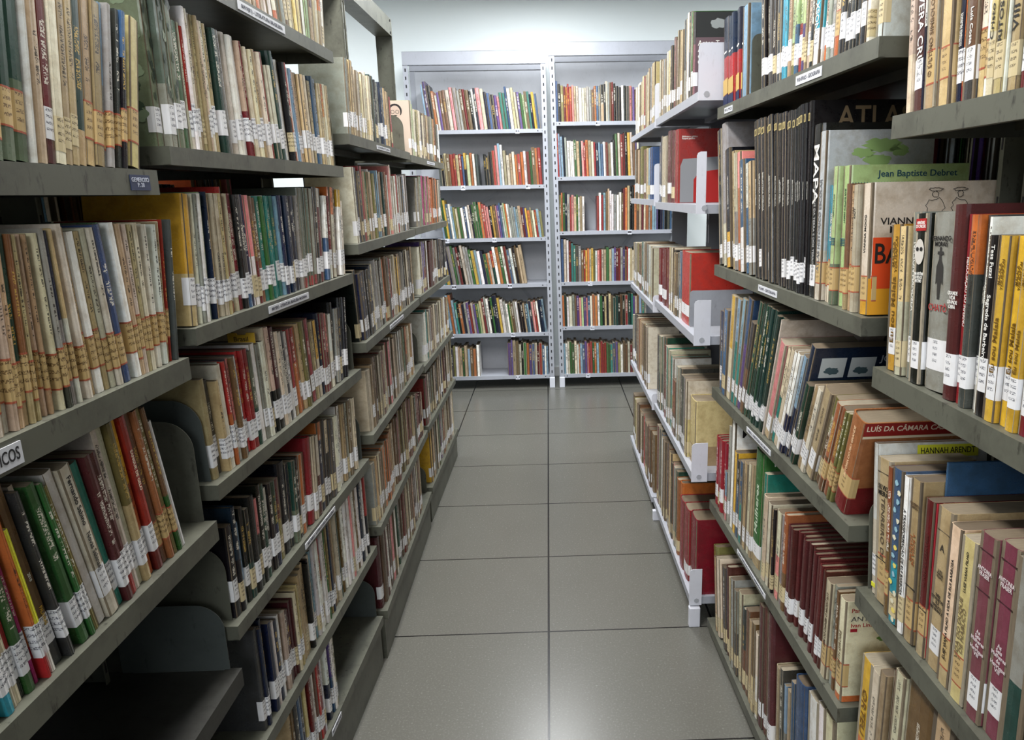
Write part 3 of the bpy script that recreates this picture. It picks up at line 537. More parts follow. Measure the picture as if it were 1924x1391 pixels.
seg('B1', 3, 820, 330, 4.81, 80, "tl yl db gy gn gy dr bk cr gy gy gn yl lb wh db gn og cr rd/dg wh og gn wh dr bl wh bk br tn tn", ('deg',9), 'g', 'n', .4, .16, dict(x1=822, y=[(80,620),(200,650),(310,640),(400,690),(520,710),(600,640),(700,660),(822,640)], j=.013))
seg('B1', 4, 820, 520, 4.81, 130, "lb og lb tl bk og db gy pu rd cr pu gn lg ye dr gy wh bk gn db db yl wh gy wh gn ol br gy wh bk bk tn bl lb db pk rd wh db db lb", ('deg',7), 'g', 'n', .4, .16, dict(x1=1060, y=[(130,240),(160,150),(200,220),(300,250),(450,250),(480,180),(560,220),(620,160),(700,240),(850,230),(900,240),(1060,210)], j=.015))
seg('B1', 5, 820, 520, 4.81, 60, "dy db dy db ol wh tn tn gn tn lb br og wh _11 pu pu tn br cr bk gn og pu bl cr dr rd bl wh lb", (), 'g', 'n', .4, .16, dict(x1=1072, y=[(60,645),(400,640),(660,580),(750,590),(1072,620)], j=.015))
seg('B2', 0, 740, 60, 4.008, 1192, "bl bk ol dr og rd rd pk ye cr wh cr cr gy gy br og bl gy bk/tn bk cr gy br dr bk bk bk wh bk dy pk pu br tn cr", ('deg',1), 'g', 'n', .4, .17, dict(x1=1880, y=[(1192,350),(1235,400),(1500,420),(1540,395),(1650,370),(1700,410),(1880,425)], j=.014))
seg('B2', 1, 740, 60, 4.008, 1200, "rd lb lb db gy wh wh wh gn tn dg pk rd og tn cr rd db lb bl wh dr tn wh bk gn cr rd dr bk yl cr br pu cr", ('deg',2), 'g', 'n', .4, .17, dict(x1=1850, y=[(1200,765),(1300,810),(1500,830),(1640,850),(1680,755),(1850,775)], j=.013))
seg('B2', 2, 820, 330, 4.81, 1080, "ol og gn db gy rd pk ye gn wh tn wh _6 rd wh rd lb br tn wh wh gy wh wh br dr og ye bk bk og br tn dr cr ru gy og lb lb pu _1 db bl bk dy bl ol ol", (), 'g', 'n', .4, .16, dict(x1=2180, y=[(1080,170),(1130,140),(1200,190),(1300,190),(1420,190),(1560,130),(1650,180),(1740,90),(1900,120),(2180,130)], j=.015))
seg('B2', 3, 820, 330, 4.81, 1084, "bl cr wh dr tl tl dy gy br rd yl og cr yl ol wh pk rd cr tn gn tn lb pu dr dr gy pu br rd wh tn cr dg br gy tn cr", (), 'g', 'n', .4, .16, dict(x1=1860, y=[(1084,560),(1200,600),(1300,670),(1860,660)], j=.014))
seg('B2', 4, 820, 520, 4.81, 1095, "og dg wh cr gy br pu pk lg pu pk bl cr og og wh gn bk ye bk ye br dg dg bk br bk rd dg tl pu cr br lb tl gy", ('deg',1), 'g', 'n', .4, .16, dict(x1=1900, y=[(1095,170),(1300,180),(1900,160)], j=.015))
seg('B2', 5, 820, 520, 4.81, 1112, "lb wh cr gn gn cr wh og lb bl pu pk rd rd gn og lb og rd rd rd gn gn tl bl pu ol wh br br cr dr tn br tn", ('deg',1), 'g', 'n', .4, .16, dict(x1=1830, y=[(1112,600),(1830,600)], j=.015))
import re
def book_geo(w, h, d, c1, c2, frac, hard, lab, ink, title, seed, pagec, dirty):
    """Cover, page block and call label of one book in local space: +x inward from the spine, y across the thickness, z up."""
    G = {'cover': dict(V=[], F=[], c=[], i=[], p=[], u=[]), 'pages': dict(V=[], F=[], c=[], u=[]), 'label': dict(V=[], F=[], u=[])}
    t = min(0.0024 if hard else 0.0007, w*0.2)
    e = (0.30 if hard else 0.16)*w; e = min(e, 0.007)
    hw = w/2
    po = [(d, -hw), (e+0.002, -hw), (e*0.45, -hw*0.92), (0.0006, -hw*0.55), (0, 0), (0.0006, hw*0.55), (e*0.45, hw*0.92), (e+0.002, hw), (d, hw)]
    pi = [(d, -hw+t), (e+0.004, -hw+t), (e*0.45+t, -hw*0.92+t), (t, -hw*0.5+0.0), (t, 0), (t, hw*0.5), (e*0.45+t, hw*0.92-t), (e+0.004, hw-t), (d, hw-t)]
    zs = [0.0, frac*h, h] if c2 is not None else [0.0, h]
    cv = G['cover']; n = 9
    for z in zs: cv['V'] += [(x, y, z) for x, y in po]
    for lv in range(len(zs)-1):
        col = c2 if (c2 is not None and lv == 0) else c1
        for k in range(n-1):
            a = lv*n+k
            cv['F'].append((a, a+n, a+n+1, a+1)); cv['c'].append(col)
            sp = 1 <= k <= 6
            u0, u1 = (po[k][1], po[k+1][1]) if sp else (9, 9)
            z0, z1 = zs[lv], zs[lv+1]
            cv['u'].append([(u0, z0), (u0, z1), (u1, z1), (u1, z0)])
    b0 = len(cv['V']); cv['V'] += [(x, y, 0.0) for x, y in pi]+[(x, y, h) for x, y in pi]
    top0 = (len(zs)-1)*n
    for k in range(n-1):
        for f in ((top0+k, b0+n+k, b0+n+k+1, top0+k+1), (k, k+1, b0+k+1, b0+k), (b0+k, b0+k+1, b0+n+k+1, b0+n+k)):
            cv['F'].append(f); cv['c'].append(c1); cv['u'].append([(9, 0)]*4)
    for a, b in ((0, 0), (n-1, n-1)):
        for lv in range(1):
            cv['F'].append((a, b0+b, b0+n+b, top0+a) if a == 0 else (a, top0+a, b0+n+b, b0+b)); cv['c'].append(c1); cv['u'].append([(9, 0)]*4)
    cv['i'] = [ink]*len(cv['F']); cv['p'] = [title]*len(cv['F'])
    rt = 0.003 if hard else 0.0003; rx = 0.004 if hard else 0.0006
    pg = G['pages']; V = []; boxv(V, pg['F'], (t+0.0003, -hw+t, rt), (d-rx, hw-t, h-rt)); pg['V'] = V
    pg['c'] = [pagec]*6
    for f in pg['F']: pg['u'].append([(V[i][1], V[i][0]+V[i][2], ) for i in f])
    if lab in 'wtg':
        z0, z1 = (0.028, 0.072) if lab == 'w' else ((0.030, 0.080) if lab == 't' else (0.018, 0.062))
        dz = (seed*13 % 1)*0.016-0.008; z0 += dz; z1 += dz+(seed*7 % 1)*0.008-0.005
        z1 = min(z1, h-0.01)
        L = G['label']; ov = 0.0003
        pl = [(e+0.010, -hw-ov), (e+0.002, -hw-ov), (e*0.45-ov, -hw*0.92-ov), (0.0006-ov, -hw*0.55), (-ov, 0), (0.0006-ov, hw*0.55), (e*0.45-ov, hw*0.92+ov), (e+0.002, hw+ov), (e+0.010, hw+ov)]
        L['V'] = [(x, y, z0) for x, y in pl]+[(x, y, z1) for x, y in pl]
        for k in range(8):
            L['F'].append((k, k+9, k+10, k+1)); u0, u1 = pl[k][1], pl[k+1][1]; L['u'].append([(u0, 0), (u0, 1), (u1, 1), (u1, 0)])
    return G
LK = {'w': 'lw', 't': 'lt', 'g': 'lg'}
BOOKS = []
for si, S in enumerate(SEG):
    toks = []
    for t_ in S['tok'].split():
        if t_[0] == '#': toks[-1] += t_
        else: toks.append(t_)
    ent = []
    if S['prof']:
        P = S['prof']; ex = []
        for t_ in toks:
            mm = re.match(r'(.+)\*(\d+)$', t_)
            ex += [mm.group(1)]*int(mm.group(2)) if mm else [t_]
        tot = []
        for t_ in ex: tot.append(float(t_[1:]) if t_[0] == '_' else random.uniform(0.65, 1.4))
        # equal spacing in depth, not in pixels: use the shelf parameter
        px0 = S['ox']+S['x0']/S['s']; px1 = S['ox']+P['x1']/S['s']
        t0, t1 = solve_t(S['n'], S['sh'], px0, 0.012), solve_t(S['n'], S['sh'], px1, 0.012)
        cum = 0; sm = sum(tot)
        for t_, wd in zip(ex, tot):
            a = t0+(t1-t0)*cum/sm; cum += wd; b = t0+(t1-t0)*cum/sm
            if t_[0] == '_': continue
            pxm = proj(upt(S['n'], S['sh'], b, 0.012))[0]; xm = (pxm-S['ox'])*S['s']
            ys = P['y']; y = ys[0][1] if xm <= ys[0][0] else ys[-1][1]
            for (xa, ya), (xb, yb) in zip(ys, ys[1:]):
                if xa <= xm <= xb: y = ya+(yb-ya)*(xm-xa)/(xb-xa)
            ti = t_.split('#'); ent.append((a, b, y-(26 if len(ti) > 1 else 0), ti[0], '', ti[1] if len(ti) > 1 else '', random.uniform(-1, 1)*P.get('j', 0.009)))
    else:
        xp = S['x0']; yp = None
        tp = solve_t(S['n'], S['sh'], S['ox']+xp/S['s'], 0.012)
        for t_ in toks:
            idt = ''
            if '#' in t_: t_, idt = t_.split('#')
            q = t_.split(','); x = float(q[0]); y = float(q[1]); fl = q[3] if len(q) > 3 else ''
            tn = solve_t(S['n'], S['sh'], S['ox']+x/S['s'], 0.012)
            ent.append((tp, tn, y, q[2], fl, idt, 0.0)); tp = tn
    side, O, dv, inw, lean, W, hs = uframe(S['n']); sgn = 1 if side == 1 else -1
    # leaning angle samples
    smp = []
    if S['smp'] and S['smp'][0] == 'deg': smp = [(0.5, R(S['smp'][1]))]
    else:
        for (xb, yb, xt, yt) in S['smp']:
            tb = solve_t(S['n'], S['sh'], S['ox']+xb/S['s'], 0.012); P0 = upt(S['n'], S['sh'], tb, 0.012)
            rr = ray(S['ox']+xt/S['s'], S['oy']+yt/S['s']); k = (P0-CAMP).dot(inw)/rr.dot(inw); Q = CAMP+rr*k-P0
            smp.append((tb, max(-0.3, min(0.34, math.atan2(-Q.dot(dv), Q.z)))))
        smp.sort()
    tl, th_ = 0.018, 0.982
    if S['n'][0] == 'B': tl, th_ = 0.04, 0.955
    if (S['n'], S['sh']) in (('L2', 3), ('L2', 4)): tl = 0.034
    if (S['n'], S['sh']) == ('R2', 4): tl = 0.018
    if (S['n'], S['sh']) in (('L2', 1), ('L2', 2), ('L2', 3), ('L2', 4), ('L3', 1), ('L3', 2), ('L3', 3), ('L3', 4), ('L3', 5), ('L4', 0)) or False: th_ = 0.970
    if S['n'] == 'L1': th_ = 0.984 if S['sh'] else 0.976
    if S['n'] == 'R1' and S['sh'] > 0: th_ = 0.979
    if (S['n'], S['sh']) == ('R3', 2): tl = 0.10
    mn = min(min(e_[0], e_[1]) for e_ in ent); mx = max(max(e_[0], e_[1]) for e_ in ent)
    a_, b_ = max(mn, tl), min(mx, th_)
    if S['side_split'] if 'side_split' in S else False: pass
    if mn < tl or mx > th_:
        if S['n'] in ('L1', 'R1') and mn < tl: a_ = mn if mn > -0.3 else a_
        ent = [(a_+(e_[0]-mn)/(mx-mn)*(b_-a_), a_+(e_[1]-mn)/(mx-mn)*(b_-a_))+e_[2:] for e_ in ent]
    prev_len = len(BOOKS)
    def lean_at(tm):
        th = 0.0
        if smp:
            if tm <= smp[0][0]: th = smp[0][1]
            elif tm >= smp[-1][0]: th = smp[-1][1]
            else:
                for (a, va), (b, vb) in zip(smp, smp[1:]):
                    if a <= tm <= b: th = va+(vb-va)*(tm-a)/(b-a)
        if S['n'][0] == 'B' and th: th = max(0.0, th*(0.9 if S['sh'] > 0 else 1.0))
        return th
    for k, (ta, tb, y, colt, fl, idt, jit) in enumerate(ent):
        t0, t1 = min(ta, tb), max(ta, tb); tm = (t0+t1)/2
        th = lean_at(tm); step = (t1-t0)*0.9
        mids = [(ent[q][0]+ent[q][1])/2 for q in (k-1, k+1) if 0 <= q < len(ent)]
        cn = max([0.0]+[th-lean_at(q) for q in mids if q < tm])*0.2; cf = max([0.0]+[lean_at(q)-th for q in mids if q > tm])*0.2
        lim = (t1-t0)*W*0.22; cn = min(cn, lim); cf = min(cf, lim); cross = cn+cf
        base_w = (t1-t0)*W; wd = max(0.0022, base_w*math.cos(th)-0.0012-cross)
        K_ = re.search(r'K(\d+)', fl); back = 0.008+abs(random.gauss(0, 0.006))+(int(K_.group(1))/1000 if K_ else 0)
        yt = S['oy']+y/S['s']
        Pm = upt(S['n'], S['sh'], tm, back)
        lo, hi = 0.05, 0.46; ldir = Vector((0, 0, math.cos(th))) - dv*math.sin(th)
        for _ in range(22):
            mid = (lo+hi)/2
            if proj(Pm+ldir*mid)[1] > yt: lo = mid
            else: hi = mid
        h = max(S['hmin'], min(0.42, (lo+hi)/2+jit)) + random.uniform(-0.001, 0.001)
        hsabove = S['sh'] and hs[S['sh']-1]-hs[S['sh']]-0.04
        if hsabove: h = min(h, (hsabove-wd*abs(math.sin(th))-0.003)/math.cos(th))
        elif yt < -20: h = min(h, 0.27+random.uniform(-0.02, 0.012))
        hard = 'H' in fl or (not fl and random.random() < 0.25)
        D = re.search(r'D(\d+)', fl); dep = int(D.group(1))/100 if D else min(S['dep'], h*0.72)+random.uniform(-0.012, 0.008)
        lab = next((c for c in fl if c in 'wtgn'), None) or S['lab']
        if lab == 'w' and random.random() < (0.3 if S['prof'] else 0.12) and not idt: lab = random.choice('ggn')
        cc = colt.split('/'); c1n = cc[0]; c2n, frac = None, 0.4
        if len(cc) > 1:
            qq = cc[1].split('@'); c2n = qq[0]; frac = float(qq[1]) if len(qq) > 1 else 0.5
        # pivot at the bottom corner on the side it leans to
        ph = th*sgn
        rot = Euler((ph, 0, math.atan2(inw.y, inw.x)))
        Rm = rot.to_matrix()
        tpv = t0 if th > 0 else t1
        yl = (-1 if th > 0 else 1)*sgn*wd/2
        P = upt(S['n'], S['sh'], tpv, back)
        P = P+dv*(0.0004+cn if th > 0 else -0.0004-cf)
        loc = P - Rm @ Vector((0, yl, 0)); loc.z += 0.0002
        a = proj(upt(S['n'], S['sh'], t0, back)); b = proj(upt(S['n'], S['sh'], t1, back)); tp_ = proj(Pm+ldir*h)
        yb_ = min(IH, (a[1]+b[1])/2); yt_ = max(0, tp_[1]); x0_, x1_ = sorted((a[0], b[0])); x0_ = max(0, x0_); x1_ = min(IW, x1_)
        ar = max(0, x1_-x0_)*max(0, yb_-yt_)
        BOOKS.append(dict(seg=si, k=k, loc=loc, rot=rot, w=wd, h=h, d=dep, c1=c1n, c2=c2n, frac=frac, hard=hard, lab=lab, id=idt,
            blank='B' in fl, area=ar, name=S['name'], n=S['n'], sh=S['sh'], side=side, sgn=sgn, tm=tm, t0=t0, t1=t1))
# rows on the far faces of the double sided bays: generic books, spines to the other aisle
def jc(c, amt=0.10, sat=1.0):
    r = C[c][0]; g_ = sum(r)/3; r = tuple(g_+(v-g_)*sat for v in r); f = 1+random.uniform(-amt, amt); return lin(tuple(max(0, min(255, v*f+random.uniform(-5, 5))) for v in r))
INKD, INKL = lin((44, 38, 34)), lin((226, 220, 205))
def geo_of(b):
    sa = 0.72 if b['n'][0] == 'B' else 0.87
    c1 = jc(b['c1'], .12, sa); c2 = jc(b['c2'], .1, sa) if b['c2'] else None
    lum = c1[0]*.3+c1[1]*.6+c1[2]*.1
    ink = INKD if lum > 0.22 else (INKL if random.random() < .75 else lin((200, 165, 80)))
    seed = random.random(); S = SEG[b['seg']] if b['seg'] is not None else None
    if b['blank'] or random.random() > (S['titles'] if S else .5)+.15: title = (9.0, 9.0, 0, seed)
    else:
        v0 = random.uniform(0.40, 0.55)*b['h']; v1 = v0+random.uniform(0.25, 0.5)*b['h']
        v0 = max(v0, 0.085); title = (v0, min(v1, b['h']*.96), min(0.0045, b['w']*0.28), seed)
    pg = random.choice([(120, 106, 86), (106, 92, 74), (134, 121, 100), (162, 152, 132), (94, 82, 66)])
    return book_geo(b['w'], b['h'], b['d'], c1, c2, b['frac'], b['hard'], b['lab'], ink, title, seed, lin(pg), 0)
NSHOW = 300
order = sorted([b for b in BOOKS if b['area'] > 0], key=lambda b: -b['area'])
named = [b for b in order if b['name'] not in ('g', '')]
FORCE = ('face', 'rdcov', 'rdlab', 'anton', 'nv')
forced = [b for b in BOOKS if b['id'] in FORCE]
IND = [b for b in named if b['id'] not in FORCE][:NSHOW-len(forced)]+forced
ids = set(id(b) for b in IND)
STUFF = [b for b in BOOKS if id(b) not in ids]
# far-side rows
for n in ('L1', 'L2', 'L3', 'R1', 'R2', 'R3', 'R4'):
    side, O, dv, inw, lean, W, hs = uframe(n); sgn = 1 if side == 1 else -1
    for sh in range(len(hs)):
        p = 0.03
        if n == 'L3' and sh not in (1, 2, 3): continue
        while p < (W*0.62 if n == 'L3' else W-0.05):
            wd = random.uniform(0.012, 0.038); gap = (hs[sh-1]-hs[sh] if sh else 0.36)-0.045; hh = min(gap, random.uniform(0.24, 0.33) if sh < 3 else random.uniform(.17, .24)) if (n[0] == 'L' and sh > 3) else min(.42, (gap+.007)*random.uniform(.97, 1)); dd = random.uniform(0.12, 0.15)
            P = O+dv*(p+wd/2+lean*hs[sh])+inw*(0.605); P.z = hs[sh]+0.0003
            STUFF.append(dict(n=n, seg=None, k=0, loc=P, rot=Euler((0, 0, math.atan2(-inw.y, -inw.x))), w=wd, h=hh, d=dd, c1=random.choice(list(C)), c2=None, frac=.5, hard=True,
                lab='n', id='', blank=True, area=0)); p += wd+0.001
# merged remainder
def merge(lst, name, label):
    V, Fc, mi, cs, ins, ps, us = [], [], [], [], [], [], []
    mats = [M['cover'], M['pages'], M['lw'], M['lt'], M['lg']]
    z4 = (0, 0, 0, 1)
    for b in lst:
        G = geo_of(b); mt = Matrix.Translation(b['loc']) @ b['rot'].to_matrix().to_4x4()
        for key in ('cover', 'pages', 'label'):
            g = G[key]
            if not g['V']: continue
            o = len(V); V += [tuple(mt @ Vector(v)) for v in g['V']]; Fc += [tuple(o+i for i in f) for f in g['F']]
            nf = len(g['F']); mi += [{'cover': 0, 'pages': 1, 'label': {'w': 2, 't': 3, 'g': 4}.get(b['lab'], 2)}[key]]*nf
            cs += g.get('c') or [z4]*nf; ins += g.get('i') or [z4]*nf; ps += g.get('p') or [z4]*nf; us += g['u']
    o = mesh_obj(name, V, Fc, mats, None, mi, cs, ins, ps, us)
    o['label'] = label; o['category'] = 'books'; o['kind'] = 'stuff'; return o
merge(STUFF, 'books', 'smaller and partly hidden library books filling the remaining shelves and the wall units')
ORD = ['first','second','third','fourth','fifth','sixth','seventh','eighth','ninth','tenth','eleventh','twelfth','thirteenth','fourteenth','fifteenth','sixteenth','seventeenth','eighteenth','nineteenth','twentieth']
TENS = {20: 'twenty', 30: 'thirty', 40: 'forty', 50: 'fifty'}
def ordw(i):
    if i <= 20: return ORD[i-1]
    t = i//10*10; return (TENS[t][:-1]+'ieth') if i == t else TENS[t]+'-'+ORD[i-t-1]
SPECIAL = {'face': 'cream book showing drawn portrait with round glasses above grey green bookend', 'rdcov': 'red hardcover with grey map shape on its cover beside white end plate', 'rdlab': 'bright red white-labelled book against pale grey square bookend',
 'minha': 'yellowed spine with brown MINHA capitals beside dark green volumes', 'sabino': 'ivory spine with black script title between white and teal books', 'ano': 'brown spine reading 2010 in the row under COS sign', 'sangue': 'red spine with white SANGUE capitals in the row under COS sign',
 'vera': 'maroon VERA CRUZ book with white lettering and white call label', 'simbolo': 'tan worn book with thin vertical title beside the VERA CRUZ book',
 'luis': 'dark brown thick book with white label between orange and ivory books', 'anton': 'mauve covered book with black photograph on its upper half',
 'chato': 'thick grey biography with tiny standing man in hat on spine', 'grande': 'maroon thick hardcover with white four line title, behind red spine',
 'mandela': 'grey spined biography between pale cream and black portrait books', 'chicas': 'black spined biography with pale face in dark glasses near top',
 'negociar': 'slim bright red spine with white lettering against the maroon hardcover', 'amantes': 'dark slate history book with white lower spine before white page edges',
 'tess': 'black narrow spine with white script title beside yellow memoirs', 'kampus': 'white spine with red vertical capitals after the yellow memoirs',
 'hannah': 'tall white book with yellow name panel on its cover top', 'floral': 'blue and white floral patterned spine in the lower shelf',
 'rui': 'white narrow spine with black capitals beside blue floral spine', 'tenreiro': 'tan ruled spine wrapped in tape beside tall white yellow panelled book',
 'gilbert': 'faded red spine with bright pink red cover face', 'tres': 'thick tan spine with five line black title and white sticker', 'gaulle': 'tan spine with large slanted black lettering after the grey and green spine',
 'ruip': 'pinkish cream spine with slanting black title and taped base', 'viana': 'yellowed spine with brown title beside first mauve book',
 'orteu': 'orange yellow spine behind curved bookend under the mauve pair', 'atl': 'black tall atlas with gold ATL capitals on its cover', 'mapa': 'black hardcover with large white MAPA on the spine',
 'atlas': 'white school atlas with green map on its pale cover', 'debretcover': 'light green wide book with blue patterned band across its cover', 'debret': 'light green spine with blue pattern band, beside teal pair',
 'bang': 'dark narrow spine with white lettering between green and brown books', 'out': 'cream spine with black capitals between tan and yellowed books', 'viann': 'ivory book with two men drawn on cover and orange block',
 'teal': 'pale blue green spine with white lower label beside the white school atlas', 'exped': 'ivory wide album with brown engraved title beside dark green series', 'joao': 'navy wide book with two photographs on its cover',
 'cascudo': 'thick rust red book with red white lettered band on cover top', 'mi': 'white book with large thin black MI letters on its cover', 'mulher': 'green book with white cover lettering beside tan books',
 'jardim': 'cream taped spine with black capitals after the maroon series', 'para': 'cream book showing red PARA and ANTONIO cover lettering', 'hil': 'dark maroon plain cover book with small gold capitals',
 'patrono': 'navy spine with white vertical capitals between yellowed and orange books', 'cristo': 'cream yellow spine with large black letters after white spine', 'ritos': 'yellowed spine with bold black letters next to white sliver',
 'viii': 'yellowed spine with bold black VIII after white sliver', 'tonos': 'bright cyan spine with white capitals above GEOGRAFIA strip', 'roda': 'tan spine with faded brown titles between white spine and blue hardcover'}
bykey = {}
segbooks = {}
for b in BOOKS: segbooks.setdefault(b['seg'], []).append(b)
def cname(b):
    s = C[b['c1']][1]
    if b['c2'] and b['c2'] != b['c1'] and C[b['c2']][1] != s: s += ' and '+C[b['c2']][1]
    return s
def descA(b):
    a = 'slim ' if b['w'] < 0.008 else ('thick ' if b['w'] > 0.028 else '')
    l = {'w': 'white-labelled ', 't': 'red-taped ', 'g': '', 'n': 'unlabelled '}[b['lab']]
    if b['id'] and b['id'] in ('malala', 'nv', 'bp', 'antonia'): l = {'malala': 'memoir-titled ', 'nv': 'red-banded ', 'bp': 'boxed-crest ', 'antonia': 'white-lettered '}[b['id']]
    return a+l+cname(b)+' book'
def labels():
    used = {}
    A = {}
    for b in IND: A.setdefault((descA(b), b['name']), []).append(b)
    def nb(b):
        s = segbooks[b['seg']]; i = b['k']; p = s[i-1] if i else None; q = s[i+1] if i+1 < len(s) else None
        pc = C[p['c1']][1] if p else 'the shelf end'; qc = C[q['c1']][1] if q else 'the shelf end'
        return 'between %s and %s' % ((pc, qc) if pc != qc else ('two', pc)) if pc != qc else 'between two %s ones' % pc
    Bc = {}
    for b in IND: Bc.setdefault((descA(b), nb(b), b['name']), []).append(b)
    for b in IND:
        if b['id'] in SPECIAL: L = SPECIAL[b['id']]
        elif len(A[(descA(b), b['name'])]) == 1: L = '%s on the %s' % (descA(b), b['name'])
        elif len(Bc[(descA(b), nb(b), b['name'])]) == 1: L = '%s %s, %s' % (descA(b), nb(b), b['name'])
        else:
            s = segbooks[b['seg']]; near_first = s[0]['tm'] < s[-1]['tm']
            i = b['k']; pos = (len(s)-i) if near_first else i+1
            L = '%s, %s from far end, %s' % (descA(b), ordw(pos), b['name'])
        L = L.replace('  ', ' '); wds = L.split()
        if len(wds) > 16: L = L.replace(' on the ', ', ').replace('white-labelled ', '').replace('red-taped ', '')
        used.setdefault(L, []).append(b); b['label'] = L
    for L, bs in used.items():
        if len(bs) > 1:
            for b in bs:
                s = segbooks[b['seg']]; near_first = s[0]['tm'] < s[-1]['tm']; pos = (len(s)-b['k']) if near_first else b['k']+1
                b['label'] = '%s, %s from far end, %s' % (descA(b), ordw(pos), b['name'])
labels()
# ------------------------------------------------------------------ lettering and cover art of single books
BLK, WHT, RED, GOLD = (28, 26, 26), (238, 236, 230), (190, 34, 40), (176, 140, 84)
def spine_text(r, b, s, size, z, col, mode='down', xs=1.0, y=0.0):
    x = -0.0005
    if mode == 'down': X, Y = (0, 0, -1), (0, -1, 0)
    elif mode == 'up': X, Y = (0, 0, 1), (0, 1, 0)
    else: X, Y = (0, -1, 0), (0, 0, 1)
    mw = b['w']*0.86 if mode == 'h' else b['h']*0.55
    text('spine_title', s, inkm(col), r, frame_m(X, Y, Vector((x, y, z))), size, xs, maxw=mw, maxh=(b['w']*0.84 if mode != 'h' else None))
def cover_frame(b, x, z):
    nr = -b['sgn']     # near side sign in local y
    yv = nr*(b['w']/2+0.0004)
    X = (1, 0, 0) if nr < 0 else (-1, 0, 0)
    return frame_m(X, (0, 0, 1), Vector((x, yv, z)))
def cover_text(r, b, s, size, x, z, col, xs=1.0, align='LEFT'):
    text('cover_title', s, inkm(col), r, cover_frame(b, x, z), size, xs, align, maxw=b['d']-x-0.004 if align == 'LEFT' else None)
def cover_patch(r, b, pts, col, name='cover_art', lift=0.0002):
    nr = -b['sgn']; yv = nr*(b['w']/2+lift)
    V = [(x, yv, z) for x, z in pts]+[(x, yv-nr*0.0001, z) for x, z in pts]; n = len(pts)
    Fc = [tuple(range(n)), tuple(range(n, 2*n))[::-1]]+[(i, i+n, (i+1) % n+n, (i+1) % n) for i in range(n)]
    return mesh_obj(name, V, Fc, inkm(col), r)
def blob(cx, cz, rx, rz, seed, n=22):
    rd = random.Random(seed)
    return [(cx+rx*math.cos(2*math.pi*k/n)*rd.uniform(.7, 1.1), cz+rz*math.sin(2*math.pi*k/n)*rd.uniform(.7, 1.1)) for k in range(n)]
def rect(x0, z0, x1, z1): return [(x0, z0), (x1, z0), (x1, z1), (x0, z1)]
def spine_patch(r, b, z0, z1, col, f=0.9, name='spine_panel', y0=None, y1=None):
    hw = b['w']/2*f; a, c = (-hw, hw) if y0 is None else (y0*b['w'], y1*b['w'])
    V = [(-0.0004, a, z0), (-0.0004, c, z0), (-0.0004, c, z1), (-0.0004, a, z1)]; V += [(0.0006, y, z) for _, y, z in V]
    return mesh_obj(name, V, [(0, 3, 2, 1), (4, 5, 6, 7), (0, 1, 5, 4), (1, 2, 6, 5), (2, 3, 7, 6), (3, 0, 4, 7)], inkm(col), r)
